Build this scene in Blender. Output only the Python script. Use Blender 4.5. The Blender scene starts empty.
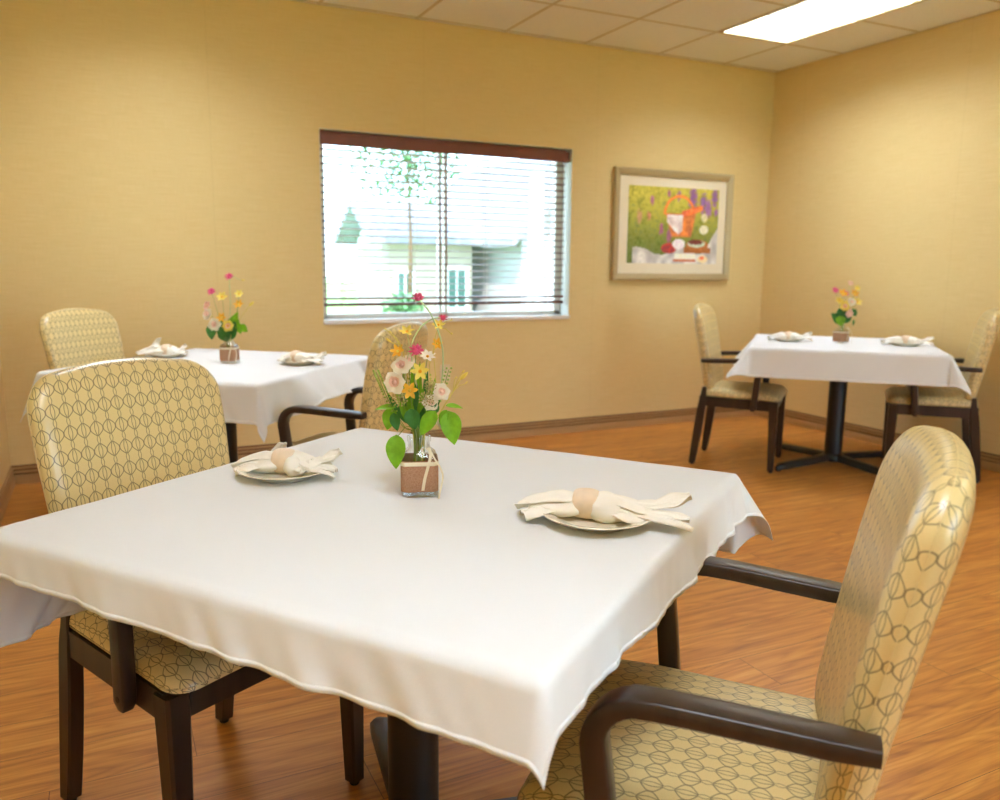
import bpy, bmesh, math, random
from math import sin, cos, pi, radians, sqrt, atan2, exp
from mathutils import Vector, Matrix, noise

sc = bpy.context.scene
COL = sc.collection

# ------------------------------------------------------------------ camera, world, exposure
CAM_H = 1.2106
FW = Vector((0.43345886, 0.88625374, -0.16330255))
RT = Vector((0.89894996, -0.43795231, 0.00931365))
UP = Vector((0.06326447, 0.15083791, 0.98653207))
cd = bpy.data.cameras.new('camera')
cam = bpy.data.objects.new('camera', cd)
COL.objects.link(cam)
cam.matrix_world = Matrix(((RT.x, UP.x, -FW.x, 0), (RT.y, UP.y, -FW.y, 0), (RT.z, UP.z, -FW.z, CAM_H), (0, 0, 0, 1)))
cd.sensor_width = 36.0
cd.lens = 811.79 / 1000 * 36.0
cd.dof.use_dof = True
cd.dof.focus_distance = 1.62
cd.dof.aperture_fstop = 4.0
cd.clip_start = 0.05
sc.camera = cam

world = bpy.data.worlds.new('world')
sc.world = world
world.use_nodes = True
bg = world.node_tree.nodes['Background']
bg.inputs[0].default_value = (0.56, 0.76, 1.0, 1)
bg.inputs[1].default_value = 8.5

SUN = bpy.data.lights.new('sun', 'SUN')
SUN.energy = 10.0
SUN.angle = radians(1.5)
SUN.color = (1, 0.95, 0.86)
sun = bpy.data.objects.new('sun', SUN)
COL.objects.link(sun)
sun.rotation_euler = (radians(38), radians(-28), 0)      # comes from behind the room: lights the yard, not the room

LAMP_COLOR = (0.90, 1.0, 1.14, 1)
LAMP_STRENGTH = 23.0

sc.view_settings.view_transform = 'Standard'
sc.view_settings.look = 'None'
sc.view_settings.gamma = 1.0
sc.view_settings.use_curve_mapping = False
sc.view_settings.exposure = 0.0
sc.cycles.max_bounces = 10
sc.cycles.diffuse_bounces = 6
sc.cycles.glossy_bounces = 4
sc.cycles.transmission_bounces = 8
sc.cycles.transparent_max_bounces = 16
sc.cycles.sample_clamp_indirect = 6.0
sc.cycles.caustics_reflective = False
sc.cycles.caustics_refractive = False
sc.cycles.use_denoising = True

# ------------------------------------------------------------------ material helpers
def srgb(r, g, b):
    f = lambda c: (c / 255) / 12.92 if c / 255 <= 0.04045 else ((c / 255 + 0.055) / 1.055) ** 2.4
    return (f(r), f(g), f(b), 1.0)

class NT:
    def __init__(s, name):
        s.m = bpy.data.materials.new(name)
        s.m.use_nodes = True
        s.t = s.m.node_tree
        s.b = s.t.nodes['Principled BSDF']
        s.out = s.t.nodes['Material Output']
    def n(s, kind, **kw):
        nd = s.t.nodes.new(kind)
        for k, v in kw.items():
            setattr(nd, k, v)
        return nd
    def put(s, sock, val):
        if hasattr(val, 'is_linked') or isinstance(val, bpy.types.NodeSocket):
            s.t.links.new(val, sock)
        else:
            sock.default_value = val
    def math(s, op, a, b=None, c=None, clamp=False):
        nd = s.n('ShaderNodeMath', operation=op)
        nd.use_clamp = clamp
        s.put(nd.inputs[0], a)
        if b is not None: s.put(nd.inputs[1], b)
        if c is not None: s.put(nd.inputs[2], c)
        return nd.outputs[0]
    def mix(s, f, a, b, blend='MIX'):
        nd = s.n('ShaderNodeMix', data_type='RGBA', blend_type=blend)
        s.put(nd.inputs[0], f); s.put(nd.inputs[6], a); s.put(nd.inputs[7], b)
        return nd.outputs[2]
    def noise(s, vec, scale, detail=3, rough=0.5):
        nd = s.n('ShaderNodeTexNoise')
        if vec is not None: s.put(nd.inputs['Vector'], vec)
        nd.inputs['Scale'].default_value = scale
        nd.inputs['Detail'].default_value = detail
        nd.inputs['Roughness'].default_value = rough
        return nd.outputs['Fac']
    def coord(s, which='Object', scale=(1, 1, 1)):
        tc = s.n('ShaderNodeTexCoord')
        mp = s.n('ShaderNodeMapping')
        mp.inputs['Scale'].default_value = scale
        s.t.links.new(tc.outputs[which], mp.inputs[0])
        return mp.outputs[0]
    def ramp(s, f, stops):
        nd = s.n('ShaderNodeValToRGB')
        cr = nd.color_ramp
        cr.elements[0].position, cr.elements[0].color = stops[0]
        cr.elements[1].position, cr.elements[1].color = stops[-1]
        for p_, c_ in stops[1:-1]:
            e = cr.elements.new(p_); e.color = c_
        s.put(nd.inputs[0], f)
        return nd.outputs[0]
    def bump(s, h, strength, dist=0.01):
        nd = s.n('ShaderNodeBump')
        nd.inputs['Strength'].default_value = strength
        nd.inputs['Distance'].default_value = dist
        s.put(nd.inputs['Height'], h)
        s.t.links.new(nd.outputs[0], s.b.inputs['Normal'])
    def base(s, v): s.put(s.b.inputs['Base Color'], v); return s
    def rough(s, v): s.put(s.b.inputs['Roughness'], v); return s

def simple(name, rgb, rough=0.6, spec=0.5, metal=0.0, var=0.06, scale=30, bump=0.0, sss=0.0, trans=0.0):
    t = NT(name)
    c = t.coord('Object')
    nz = t.noise(c, scale, 3)
    lo = tuple(x * (1 - var) for x in rgb[:3]) + (1,)
    hi = tuple(min(1, x * (1 + var)) for x in rgb[:3]) + (1,)
    t.base(t.ramp(nz, [(0.3, lo), (0.7, hi)])).rough(rough)
    t.b.inputs['Specular IOR Level'].default_value = spec
    t.b.inputs['Metallic'].default_value = metal
    if bump: t.bump(nz, bump, 0.002)
    return t.m

M = {}
def wall_material():
    t = NT('linen_wallpaper')
    tc = t.n('ShaderNodeTexCoord')
    sx = t.n('ShaderNodeSeparateXYZ'); t.t.links.new(tc.outputs['Object'], sx.inputs[0])
    run = t.math('ADD', sx.outputs[0], sx.outputs[1])
    cb = t.n('ShaderNodeCombineXYZ')
    t.put(cb.inputs[0], t.math('MULTIPLY', run, 6.0)); t.put(cb.inputs[2], t.math('MULTIPLY', sx.outputs[2], 260.0))
    n1 = t.noise(cb.outputs[0], 1.0, 4, 0.7)
    cb2 = t.n('ShaderNodeCombineXYZ')
    t.put(cb2.inputs[0], t.math('MULTIPLY', run, 320.0)); t.put(cb2.inputs[2], t.math('MULTIPLY', sx.outputs[2], 12.0))
    n2 = t.noise(cb2.outputs[0], 1.0, 3, 0.6)
    f = t.math('ADD', t.math('MULTIPLY', n1, 0.7), t.math('MULTIPLY', n2, 0.3))
    c = t.ramp(f, [(0.32, srgb(220, 193, 133)), (0.5, srgb(227, 202, 143)), (0.68, srgb(233, 210, 155))])
    # seam of the paper every 1.3 m
    s = t.math('ABSOLUTE', t.math('SUBTRACT', t.math('FRACT', t.math('DIVIDE', t.math('ADD', run, 30.07), 1.30)), 0.5))
    seam = t.math('LESS_THAN', s, 0.0012)
    c = t.mix(t.math('MULTIPLY', seam, 0.14), c, srgb(150, 118, 66))
    t.base(c).rough(0.62)
    t.b.inputs['Specular IOR Level'].default_value = 0.3
    t.bump(f, 0.25, 0.0015)
    return t.m
M['wall'] = wall_material()

def floor_material():
    t = NT('wood_plank_floor')
    PW = 0.178
    tc = t.n('ShaderNodeTexCoord')
    sx = t.n('ShaderNodeSeparateXYZ'); t.t.links.new(tc.outputs['Object'], sx.inputs[0])
    X, Y = sx.outputs[0], sx.outputs[1]
    row = t.math('FLOOR', t.math('DIVIDE', t.math('SUBTRACT', Y, 1.63), PW))
    fy = t.math('FRACT', t.math('DIVIDE', t.math('SUBTRACT', Y, 1.63), PW))
    wn = t.n('ShaderNodeTexWhiteNoise', noise_dimensions='1D'); t.put(wn.inputs['W'], row)
    xo = t.math('ADD', X, t.math('MULTIPLY', wn.outputs['Value'], 1.22))
    xc = t.math('FLOOR', t.math('DIVIDE', xo, 1.22))
    fx = t.math('FRACT', t.math('DIVIDE', xo, 1.22))
    wn2 = t.n('ShaderNodeTexWhiteNoise', noise_dimensions='2D')
    cbp = t.n('ShaderNodeCombineXYZ'); t.put(cbp.inputs[0], row); t.put(cbp.inputs[1], xc)
    t.put(wn2.inputs['Vector'], cbp.outputs[0])
    pr = wn2.outputs['Value']
    cb = t.n('ShaderNodeCombineXYZ')
    t.put(cb.inputs[0], t.math('ADD', t.math('MULTIPLY', X, 1.6), t.math('MULTIPLY', pr, 37.0)))
    t.put(cb.inputs[1], t.math('MULTIPLY', Y, 26.0)); t.put(cb.inputs[2], t.math('MULTIPLY', pr, 11.0))
    g1 = t.noise(cb.outputs[0], 1.0, 5, 0.62)
    cb2 = t.n('ShaderNodeCombineXYZ')
    t.put(cb2.inputs[0], t.math('MULTIPLY', X, 7.0)); t.put(cb2.inputs[1], t.math('MULTIPLY', Y, 190.0)); t.put(cb2.inputs[2], pr)
    g2 = t.noise(cb2.outputs[0], 1.0, 3, 0.6)
    cb3 = t.n('ShaderNodeCombineXYZ')
    t.put(cb3.inputs[0], t.math('ADD', t.math('MULTIPLY', X, 0.9), t.math('MULTIPLY', pr, 9.0))); t.put(cb3.inputs[1], t.math('MULTIPLY', Y, 7.0))
    g3 = t.noise(cb3.outputs[0], 1.0, 2, 0.5)
    rings = t.math('ABSOLUTE', t.math('SINE', t.math('MULTIPLY', g3, 46.0)))
    f = t.math('ADD', t.math('MULTIPLY', g1, 0.62), t.math('MULTIPLY', g2, 0.26))
    f = t.math('ADD', f, t.math('MULTIPLY', rings, 0.10))
    c = t.ramp(f, [(0.30, srgb(140, 84, 32)), (0.44, srgb(184, 118, 50)), (0.56, srgb(210, 144, 66)), (0.72, srgb(232, 176, 96))])
    c = t.mix(t.math('MULTIPLY', pr, 0.26), c, srgb(176, 112, 50))
    e1 = t.math('LESS_THAN', fy, 0.010)
    e2 = t.math('LESS_THAN', fx, 0.0016)
    e = t.math('MAXIMUM', e1, e2)
    c = t.mix(t.math('MULTIPLY', e, 0.75), c, srgb(60, 34, 16))
    t.base(c)
    t.rough(t.math('ADD', 0.27, t.math('MULTIPLY', g2, 0.14)))
    t.b.inputs['Specular IOR Level'].default_value = 0.5
    t.bump(t.math('SUBTRACT', t.math('MULTIPLY', g2, 0.4), e), 0.25, 0.0012)
    return t.m
M['floor'] = floor_material()

def ceiling_material():
    t = NT('ceiling_tile')
    c = t.coord('Object')
    n = t.noise(c, 180, 4, 0.7)
    n2 = t.noise(c, 30, 3, 0.6)
    t.base(t.ramp(n, [(0.25, srgb(230, 232, 234)), (0.6, srgb(246, 248, 250))])).rough(0.95)
    t.bump(t.math('ADD', n, n2), 0.35, 0.002)
    return t.m
M['tile'] = ceiling_material()
M['grid'] = simple('ceiling_grid_metal', srgb(206, 196, 172), 0.6, 0.3)

def fabric_material():
    """pale gold vinyl with fine dark ogee chains; UV in metres"""
    t = NT('ogee_vinyl')
    W, Pp = 0.0292, 0.0485
    tc = t.n('ShaderNodeTexCoord')
    sx = t.n('ShaderNodeSeparateXYZ'); t.t.links.new(tc.outputs['UV'], sx.inputs[0])
    x = t.math('SUBTRACT', t.math('FRACT', t.math('DIVIDE', sx.outputs[0], W)), 0.5)
    ax = t.math('ABSOLUTE', x)                          # 0 at a chain, .5 between chains
    ph = t.math('FRACT', t.math('DIVIDE', sx.outputs[1], Pp))
    tt = t.math('MINIMUM', ph, t.math('SUBTRACT', 1.0, ph))
    sl_ = t.math('DIVIDE', t.math('SUBTRACT', ph, 0.165), 0.67, clamp=True)
    S_ = t.math('MAXIMUM', t.math('SINE', t.math('MULTIPLY', sl_, pi)), 0.0)
    ov = t.math('MAXIMUM', t.math('COSINE', t.math('MULTIPLY', tt, pi / 0.33)), 0.0)
    outer = t.math('ADD', 0.045, t.math('MULTIPLY', t.math('MINIMUM', t.math('MULTIPLY', t.math('POWER', S_, 1.05), 1.07), 1.0), 0.432))
    outer = t.math('ADD', outer, t.math('MULTIPLY', ov, 0.075))
    inner = t.math('ADD', 0.02, t.math('MULTIPLY', S_, 0.125))
    steep = t.math('MULTIPLY', t.math('ABSOLUTE', t.math('COSINE', t.math('MULTIPLY', sl_, pi))), t.math('GREATER_THAN', S_, 0.01))
    def line(pos, amp):
        d = t.math('ABSOLUTE', t.math('SUBTRACT', ax, pos))
        d = t.math('DIVIDE', d, t.math('ADD', 1.0, t.math('MULTIPLY', steep, amp)))
        return t.math('SUBTRACT', 1.0, t.math('DIVIDE', d, 0.034), clamp=True)
    l = t.math('MAXIMUM', line(outer, 1.1), t.math('MULTIPLY', line(inner, 0.3), t.math('MULTIPLY', t.math('GREATER_THAN', S_, 0.02), 0.9)))
    l = t.math('MULTIPLY', t.math('MINIMUM', t.math('MULTIPLY', l, 1.7), 1.0), 0.76)
    fine = t.noise(t.coord('UV', (900, 900, 1)), 1.0, 2)
    base = t.ramp(fine, [(0.3, srgb(218, 195, 134)), (0.7, srgb(234, 213, 155))])
    t.base(t.mix(l, base, srgb(66, 42, 24)))
    t.rough(t.math('ADD', 0.27, t.math('MULTIPLY', fine, 0.12)))
    t.b.inputs['Specular IOR Level'].default_value = 0.6
    t.b.inputs['Coat Weight'].default_value = 0.5
    t.b.inputs['Coat Roughness'].default_value = 0.28
    t.bump(t.math('ADD', fine, t.math('MULTIPLY', l, -1.5)), 0.12, 0.0008)
    return t.m
M['vinyl'] = fabric_material()

def dark_wood():
    t = NT('dark_espresso_wood')
    c = t.coord('Object', (30, 30, 3))
    n = t.noise(c, 1.0, 4)
    t.base(t.ramp(n, [(0.3, srgb(38, 26, 21)), (0.7, srgb(58, 42, 34))])).rough(0.30)
    t.b.inputs['Specular IOR Level'].default_value = 0.5
    return t.m
M['wood'] = dark_wood()
M['iron'] = simple('black_powder_coat', srgb(26, 25, 25), 0.42, 0.5, 0, 0.15, 400, 0.3)
M['glide'] = simple('black_plastic', srgb(18, 17, 17), 0.5)
M['screw'] = simple('dark_screw', srgb(40, 36, 34), 0.35, 0.5, 0.6)
M['laminate'] = simple('table_laminate', srgb(96, 62, 38), 0.4)

def cloth_material(name, rgb, weave=700):
    t = NT(name)
    c = t.coord('UV', (weave, weave, 1))
    w1 = t.n('ShaderNodeTexWave', bands_direction='X'); t.put(w1.inputs['Vector'], c); w1.inputs['Scale'].default_value = 1.0
    w2 = t.n('ShaderNodeTexWave', bands_direction='Y'); t.put(w2.inputs['Vector'], c); w2.inputs['Scale'].default_value = 1.0
    wv = t.math('MULTIPLY', t.math('ADD', w1.outputs['Fac'], w2.outputs['Fac']), 0.5)
    cr = t.noise(t.coord('UV'), 6.0, 4, 0.55)
    t.base(t.ramp(cr, [(0.2, tuple(x * 0.985 for x in rgb[:3]) + (1,)), (0.8, rgb)])).rough(0.75)
    t.b.inputs['Specular IOR Level'].default_value = 0.25
    t.b.inputs['Sheen Weight'].default_value = 0.08
    t.bump(t.math('ADD', t.math('MULTIPLY', wv, 0.02), cr), 0.22, 0.006)
    return t.m
M['cloth'] = cloth_material('white_tablecloth', srgb(229, 231, 233))
M['napkin'] = cloth_material('ivory_napkin', srgb(248, 245, 236))
M['plate'] = simple('cream_glazed_china', srgb(244, 238, 222), 0.14, 0.55, 0, 0.01, 8)
M['ring'] = simple('pale_wooden_ring', srgb(232, 211, 184), 0.5, 0.3, 0, 0.05, 60, 0.15)
M['valance'] = simple('cherry_blind_wood', srgb(118, 58, 32), 0.38, 0.5, 0, 0.1, 12)
M['slat'] = simple('blind_slat_wood', srgb(104, 58, 36), 0.35, 0.5, 0, 0.08, 12)
M['cord'] = simple('blind_cord', srgb(225, 215, 200), 0.8)
M['reveal'] = simple('painted_reveal', srgb(222, 224, 214), 0.55, 0.4, 0, 0.02, 6)
M['sill'] = simple('white_sill', srgb(236, 232, 224), 0.25, 0.5, 0, 0.02, 9)
M['winframe'] = simple('window_frame_vinyl', srgb(224, 220, 208), 0.45, 0.4)
M['bb'] = simple('tan_vinyl_base', srgb(180, 140, 92), 0.5, 0.4, 0, 0.04, 14)
M['bb_shade'] = simple('base_groove_shade', srgb(112, 78, 44), 0.7, 0.3, 0, 0.04, 14)  # shade inside the baseboard grooves, painted as a darker colour
M['gold'] = simple('champagne_frame', srgb(186, 168, 130), 0.36, 0.5, 0.35, 0.06, 90)
M['mat'] = simple('cream_mat_board', srgb(240, 228, 200), 0.85, 0.2, 0, 0.01)
M['outlet'] = simple('almond_plastic', srgb(226, 208, 172), 0.4)
M['slot'] = simple('outlet_slot_dark', srgb(50, 42, 32), 0.7)
M['leaf'] = simple('bright_leaf', srgb(124, 178, 34), 0.42, 0.5, 0, 0.22, 50, 0.2)
M['leafd'] = simple('deep_leaf', srgb(62, 122, 48), 0.42, 0.5, 0, 0.22, 50, 0.2)
M['stem'] = simple('green_stem', srgb(122, 150, 52), 0.5)
M['stemp'] = simple('pale_green_stem', srgb(190, 206, 148), 0.5)
M['stemy'] = simple('yellow_stem', srgb(214, 196, 84), 0.5)
M['pink'] = simple('pink_petal', srgb(242, 112, 160), 0.6, 0.3, 0, 0.2, 120)
M['cream'] = simple('cream_petal', srgb(253, 244, 226), 0.6, 0.3, 0, 0.05, 60)
M['blush'] = simple('blush_petal', srgb(252, 214, 196), 0.6, 0.3, 0, 0.1, 60)
M['yellow'] = simple('yellow_petal', srgb(248, 226, 110), 0.6, 0.3, 0, 0.1, 60)
M['orange'] = simple('orange_petal', srgb(250, 186, 60), 0.6, 0.3, 0, 0.15, 60)
M['dry'] = simple('dried_umbel', srgb(188, 172, 110), 0.8, 0.2, 0, 0.25, 200)
M['bud'] = simple('green_bud', srgb(150, 180, 70), 0.5)
M['ribbon'] = simple('cream_ribbon', srgb(236, 226, 200), 0.6, 0.3)

def translucent(key, f):
    m_ = M[key]; nt = m_.node_tree
    b_ = nt.nodes['Principled BSDF']; out = nt.nodes['Material Output']
    tl = nt.nodes.new('ShaderNodeBsdfTranslucent')
    src = b_.inputs['Base Color'].links[0].from_socket
    nt.links.new(src, tl.inputs['Color'])
    mx = nt.nodes.new('ShaderNodeMixShader'); mx.inputs[0].default_value = f
    nt.links.new(b_.outputs[0], mx.inputs[1]); nt.links.new(tl.outputs[0], mx.inputs[2])
    nt.links.new(mx.outputs[0], out.inputs[0])
for q_ in ('pink', 'cream', 'blush', 'yellow', 'orange', 'leaf', 'leafd'): translucent(q_, 0.35)

def burlap():
    t = NT('burlap')
    c = t.coord('Object', (1, 1, 1))
    sx = t.n('ShaderNodeSeparateXYZ'); t.put(sx.inputs[0], c)
    h = t.math('SINE', t.math('MULTIPLY', t.math('ADD', sx.outputs[0], sx.outputs[1]), 2600))
    v = t.math('SINE', t.math('MULTIPLY', sx.outputs[2], 2600))
    w = t.math('MULTIPLY', h, v)
    n = t.noise(c, 350, 3)
    t.base(t.mix(t.math('MULTIPLY', t.math('ADD', w, 1.0), 0.35), t.ramp(n, [(0.3, srgb(172, 128, 98)), (0.7, srgb(206, 164, 132))]), srgb(150, 104, 76))).rough(0.9)
    t.bump(w, 0.4, 0.001)
    return t.m
M['burlap'] = burlap()

def glass(name, tint=(1, 1, 1, 1), ior=1.45, rough=0.0):
    t = NT(name)
    g = t.n('ShaderNodeBsdfGlass'); g.inputs['Color'].default_value = tint; g.inputs['IOR'].default_value = ior
    g.inputs['Roughness'].default_value = rough
    tc = t.noise(t.coord('Object'), 20, 1)
    t.put(g.inputs['Roughness'], t.math('MULTIPLY', tc, 0.02))
    t.t.links.new(g.outputs[0], t.out.inputs[0])
    return t.m
def pane(nm='window_pane_glass', k=0.6):
    t = NT(nm)
    tr = t.n('ShaderNodeBsdfTransparent'); tr.inputs[0].default_value = (0.975, 0.985, 0.98, 1)
    gl = t.n('ShaderNodeBsdfGlossy'); gl.inputs['Roughness'].default_value = 0.02
    fr = t.n('ShaderNodeLayerWeight'); fr.inputs['Blend'].default_value = 0.5
    mx = t.n('ShaderNodeMixShader')
    t.t.links.new(t.math('ADD', 0.03 * k, t.math('MULTIPLY', t.math('POWER', fr.outputs['Facing'], 4.0), 0.55 * k)), mx.inputs[0])
    t.t.links.new(tr.outputs[0], mx.inputs[1]); t.t.links.new(gl.outputs[0], mx.inputs[2])
    t.t.links.new(mx.outputs[0], t.out.inputs[0])
    return t.m
M['pane'] = pane()
M['glass'] = pane('clear_jar_glass', 1.6)

def lens():
    t = NT('lit_diffuser')
    tc = t.n('ShaderNodeTexCoord')
    v = t.n('ShaderNodeTexVoronoi'); t.put(v.inputs['Vector'], tc.outputs['Object']); v.inputs['Scale'].default_value = 9.0
    s = t.math('ADD', 0.9, t.math('MULTIPLY', v.outputs['Distance'], 0.25))
    t.b.inputs['Base Color'].default_value = (0.8, 0.8, 0.8, 1)
    t.b.inputs['Emission Color'].default_value = LAMP_COLOR
    t.put(t.b.inputs['Emission Strength'], t.math('MULTIPLY', s, LAMP_STRENGTH))
    return t.m
M['lens'] = lens()
M['louver'] = simple('silver_louver', srgb(214, 208, 190), 0.35, 0.5, 0.5, 0.03)
M['troffer'] = simple('troffer_rim', srgb(176, 158, 110), 0.4, 0.4, 0.2)

# outdoors
M['grass'] = simple('lawn', srgb(120, 160, 82), 0.9, 0.2, 0, 0.25, 6)
M['paving'] = simple('concrete_walk', srgb(214, 210, 200), 0.9, 0.2, 0, 0.05, 4)
M['siding'] = simple('pale_siding', srgb(176, 172, 176), 0.8, 0.2, 0, 0.04, 3)
M['white'] = simple('white_trim_paint', srgb(236, 236, 236), 0.6)
M['tan'] = simple('tan_siding', srgb(176, 164, 150), 0.8, 0.2)
M['roof'] = simple('grey_shingle', srgb(140, 142, 152), 0.9, 0.2, 0, 0.12, 8)
M['extglass'] = simple('dark_green_glass', srgb(58, 96, 88), 0.2, 0.6)
M['bark'] = simple('bark', srgb(104, 84, 62), 0.9, 0.2, 0, 0.2, 10)
M['foliage'] = simple('tree_foliage', srgb(88, 132, 84), 0.7, 0.3, 0, 0.3, 6)

# ------------------------------------------------------------------ geometry helpers
def link(o, parent=None):
    COL.objects.link(o)
    if parent is not None: o.parent = parent
    return o

def mesh(name, verts, faces, mat, parent=None, smooth=False, uvs=None, mats=None, fm=None):
    me = bpy.data.meshes.new(name)
    me.from_pydata([tuple(v) for v in verts], [], faces)
    if uvs is not None:
        ul = me.uv_layers.new(name='uv')
        for lp in me.loops:
            ul.data[lp.index].uv = uvs[lp.vertex_index]
    me.materials.append(mat)
    for m_ in (mats or []): me.materials.append(m_)
    if fm:
        for i, k in enumerate(fm): me.polygons[i].material_index = k
    if smooth:
        for p_ in me.polygons: p_.use_smooth = True
    me.update()
    return link(bpy.data.objects.new(name, me), parent)

class MB:
    """collects verts and faces into one mesh"""
    def __init__(s): s.v = []; s.f = []; s.m = []
    def add(s, v, f, m=0):
        o = len(s.v); s.v += [Vector(x) for x in v]; s.f += [[i + o for i in q] for q in f]; s.m += [m] * len(f)
        return s
    def box(s, x0, x1, y0, y1, z0, z1, m=0, bev=0.0):
        if bev <= 0:
            v = [(x, y, z) for x in (x0, x1) for y in (y0, y1) for z in (z0, z1)]
            f = [(0, 1, 3, 2), (4, 6, 7, 5), (0, 4, 5, 1), (2, 3, 7, 6), (0, 2, 6, 4), (1, 5, 7, 3)]
            return s.add(v, f, m)
        bm = bmesh.new()
        bmesh.ops.create_cube(bm, size=1.0)
        for q in bm.verts:
            q.co = Vector(((x0 + x1) / 2 + q.co.x * (x1 - x0), (y0 + y1) / 2 + q.co.y * (y1 - y0), (z0 + z1) / 2 + q.co.z * (z1 - z0)))
        bmesh.ops.bevel(bm, geom=list(bm.edges), offset=bev, segments=2, profile=0.6, affect='EDGES')
        bm.verts.index_update()
        v = [q.co.copy() for q in bm.verts]; f = [[q.index for q in fc.verts] for fc in bm.faces]
        bm.free()
        return s.add(v, f, m)
    def loft(s, rings, m=0, cap0=True, cap1=True, closed=True):
        n = len(rings[0]); v = [p_ for r in rings for p_ in r]; f = []
        for i in range(len(rings) - 1):
            for j in range(n if closed else n - 1):
                k = (j + 1) % n
                f.append((i * n + j, i * n + k, (i + 1) * n + k, (i + 1) * n + j))
        if closed and cap0: f.append(tuple(reversed(range(n))))
        if closed and cap1: f.append(tuple((len(rings) - 1) * n + j for j in range(n)))
        return s.add(v, f, m)
    def lathe(s, prof, c=(0, 0, 0), n=32, m=0):
        """prof: list of (r, z)"""
        rings = [[(c[0] + r * cos(2 * pi * j / n), c[1] + r * sin(2 * pi * j / n), c[2] + z) for j in range(n)] for r, z in prof]
        return s.loft(rings, m, prof[0][0] > 1e-4, prof[-1][0] > 1e-4)
    def tube(s, pts, r, n=8, m=0, taper=None):
        pts = [Vector(p_) for p_ in pts]
        rings = []
        prev = None
        for i, p_ in enumerate(pts):
            d = (pts[min(i + 1, len(pts) - 1)] - pts[max(i - 1, 0)]).normalized()
            if prev is None:
                a = d.cross(Vector((0, 0, 1)))
                if a.length < 1e-3: a = d.cross(Vector((1, 0, 0)))
                a.normalize()
            else:
                a = (prev - d * prev.dot(d)).normalized()
            prev = a
            b = d.cross(a)
            rr = r * (1 if taper is None else (1 + (taper - 1) * i / (len(pts) - 1)))
            rings.append([p_ + (a * cos(2 * pi * j / n) + b * sin(2 * pi * j / n)) * rr for j in range(n)])
        return s.loft(rings, m)
    def build(s, name, mat, parent=None, smooth=False, mats=None):
        return mesh(name, s.v, s.f, mat, parent, smooth, None, mats, s.m if mats else None)

def autosmooth(o, ang=40):
    me = o.data
    bm = bmesh.new(); bm.from_mesh(me)
    bmesh.ops.recalc_face_normals(bm, faces=bm.faces)
    for e in bm.edges:
        e.smooth = not (len(e.link_faces) == 2 and e.calc_face_angle(0) > radians(ang))
    for f in bm.faces: f.smooth = True
    bm.to_mesh(me); bm.free()
    return o

def bez(p0, p1, p2, p3, n=12):
    p0, p1, p2, p3 = map(Vector, (p0, p1, p2, p3))
    return [p0 * (1 - t) ** 3 + p1 * 3 * t * (1 - t) ** 2 + p2 * 3 * t * t * (1 - t) + p3 * t ** 3 for t in [i / n for i in range(n + 1)]]

def crom(pts, n=6):
    pts = [Vector(p_) for p_ in pts]
    P_ = [pts[0] * 2 - pts[1]] + pts + [pts[-1] * 2 - pts[-2]]
    out = []
    for i in range(1, len(P_) - 2):
        a, b, c, d = P_[i - 1:i + 3]
        for k in range(n):
            t = k / n
            out.append(0.5 * ((2 * b) + (c - a) * t + (2 * a - 5 * b + 4 * c - d) * t * t + (3 * b - a - 3 * c + d) * t ** 3))
    out.append(pts[-1])
    return out

def thing(name, label, cat, loc=(0, 0, 0), rz=0.0, group=None):
    o = bpy.data.objects.new(name, None)
    o.empty_display_size = 0.1
    COL.objects.link(o)
    o.location = loc
    o.rotation_euler = (0, 0, rz)
    return tag(o, label, cat, group)

def tag(o, label, cat, group=None):
    o['label'] = label
    o['category'] = cat
    if group: o['group'] = group
    return o

def struct(o):
    o['kind'] = 'structure'
    return o

def dup(root, loc, rz, label, group=None):
    r = root.copy(); COL.objects.link(r); r.location = loc; r.rotation_euler = (0, 0, rz); r['label'] = label
    if group: r['group'] = group
    for ch in list(root.children):
        c = ch.copy(); COL.objects.link(c); c.parent = r
        for g in list(ch.children):
            d = g.copy(); COL.objects.link(d); d.parent = c
    return r

# ------------------------------------------------------------------ the room
XL, XR, YB, YF, HC = -0.506, 4.841, 5.061, -3.2, 2.719
WX0, WX1, WZ0, WZ1 = 1.243, 3.021, 0.849, 2.019
T = 0.20
fl = MB().box(XL - T, XR + T, YF - T, YB + T, -0.1, 0.0)
struct(fl.build('floor', M['floor']))
w = MB()
w.box(XL - T, WX0, YB, YB + T, 0, HC + 0.1)
w.box(WX1, XR + T, YB, YB + T, 0, HC + 0.1)
w.box(WX0, WX1, YB, YB + T, 0, WZ0)
w.box(WX0, WX1, YB, YB + T, WZ1, HC + 0.1)
struct(w.build('wall_back', M['wall']))
struct(MB().box(XL - T, XL, YF, YB, 0, HC + 0.1).build('wall_left', M['wall']))
struct(MB().box(XR, XR + T, YF, YB, 0, HC + 0.1).build('wall_right', M['wall']))
w = MB()
FX0, FX1, FZ0, FZ1 = 1.5, 4.6, 0.25, 2.4
w.box(XL - T, FX0, YF - T, YF, 0, HC + 0.1)
w.box(FX1, XR + T, YF - T, YF, 0, HC + 0.1)
w.box(FX0, FX1, YF - T, YF, 0, FZ0)
w.box(FX0, FX1, YF - T, YF, FZ1, HC + 0.1)
struct(w.build('wall_front', M['wall']))
f2 = bpy.data.objects.new('added_fill_window', None); COL.objects.link(f2); struct(f2)  # added, unseen window behind the camera, lets in daylight as fill
w = MB()
w.box(FX0, FX0 + 0.06, YF - 0.14, YF - 0.08, FZ0, FZ1); w.box(FX1 - 0.06, FX1, YF - 0.14, YF - 0.08, FZ0, FZ1)
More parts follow.
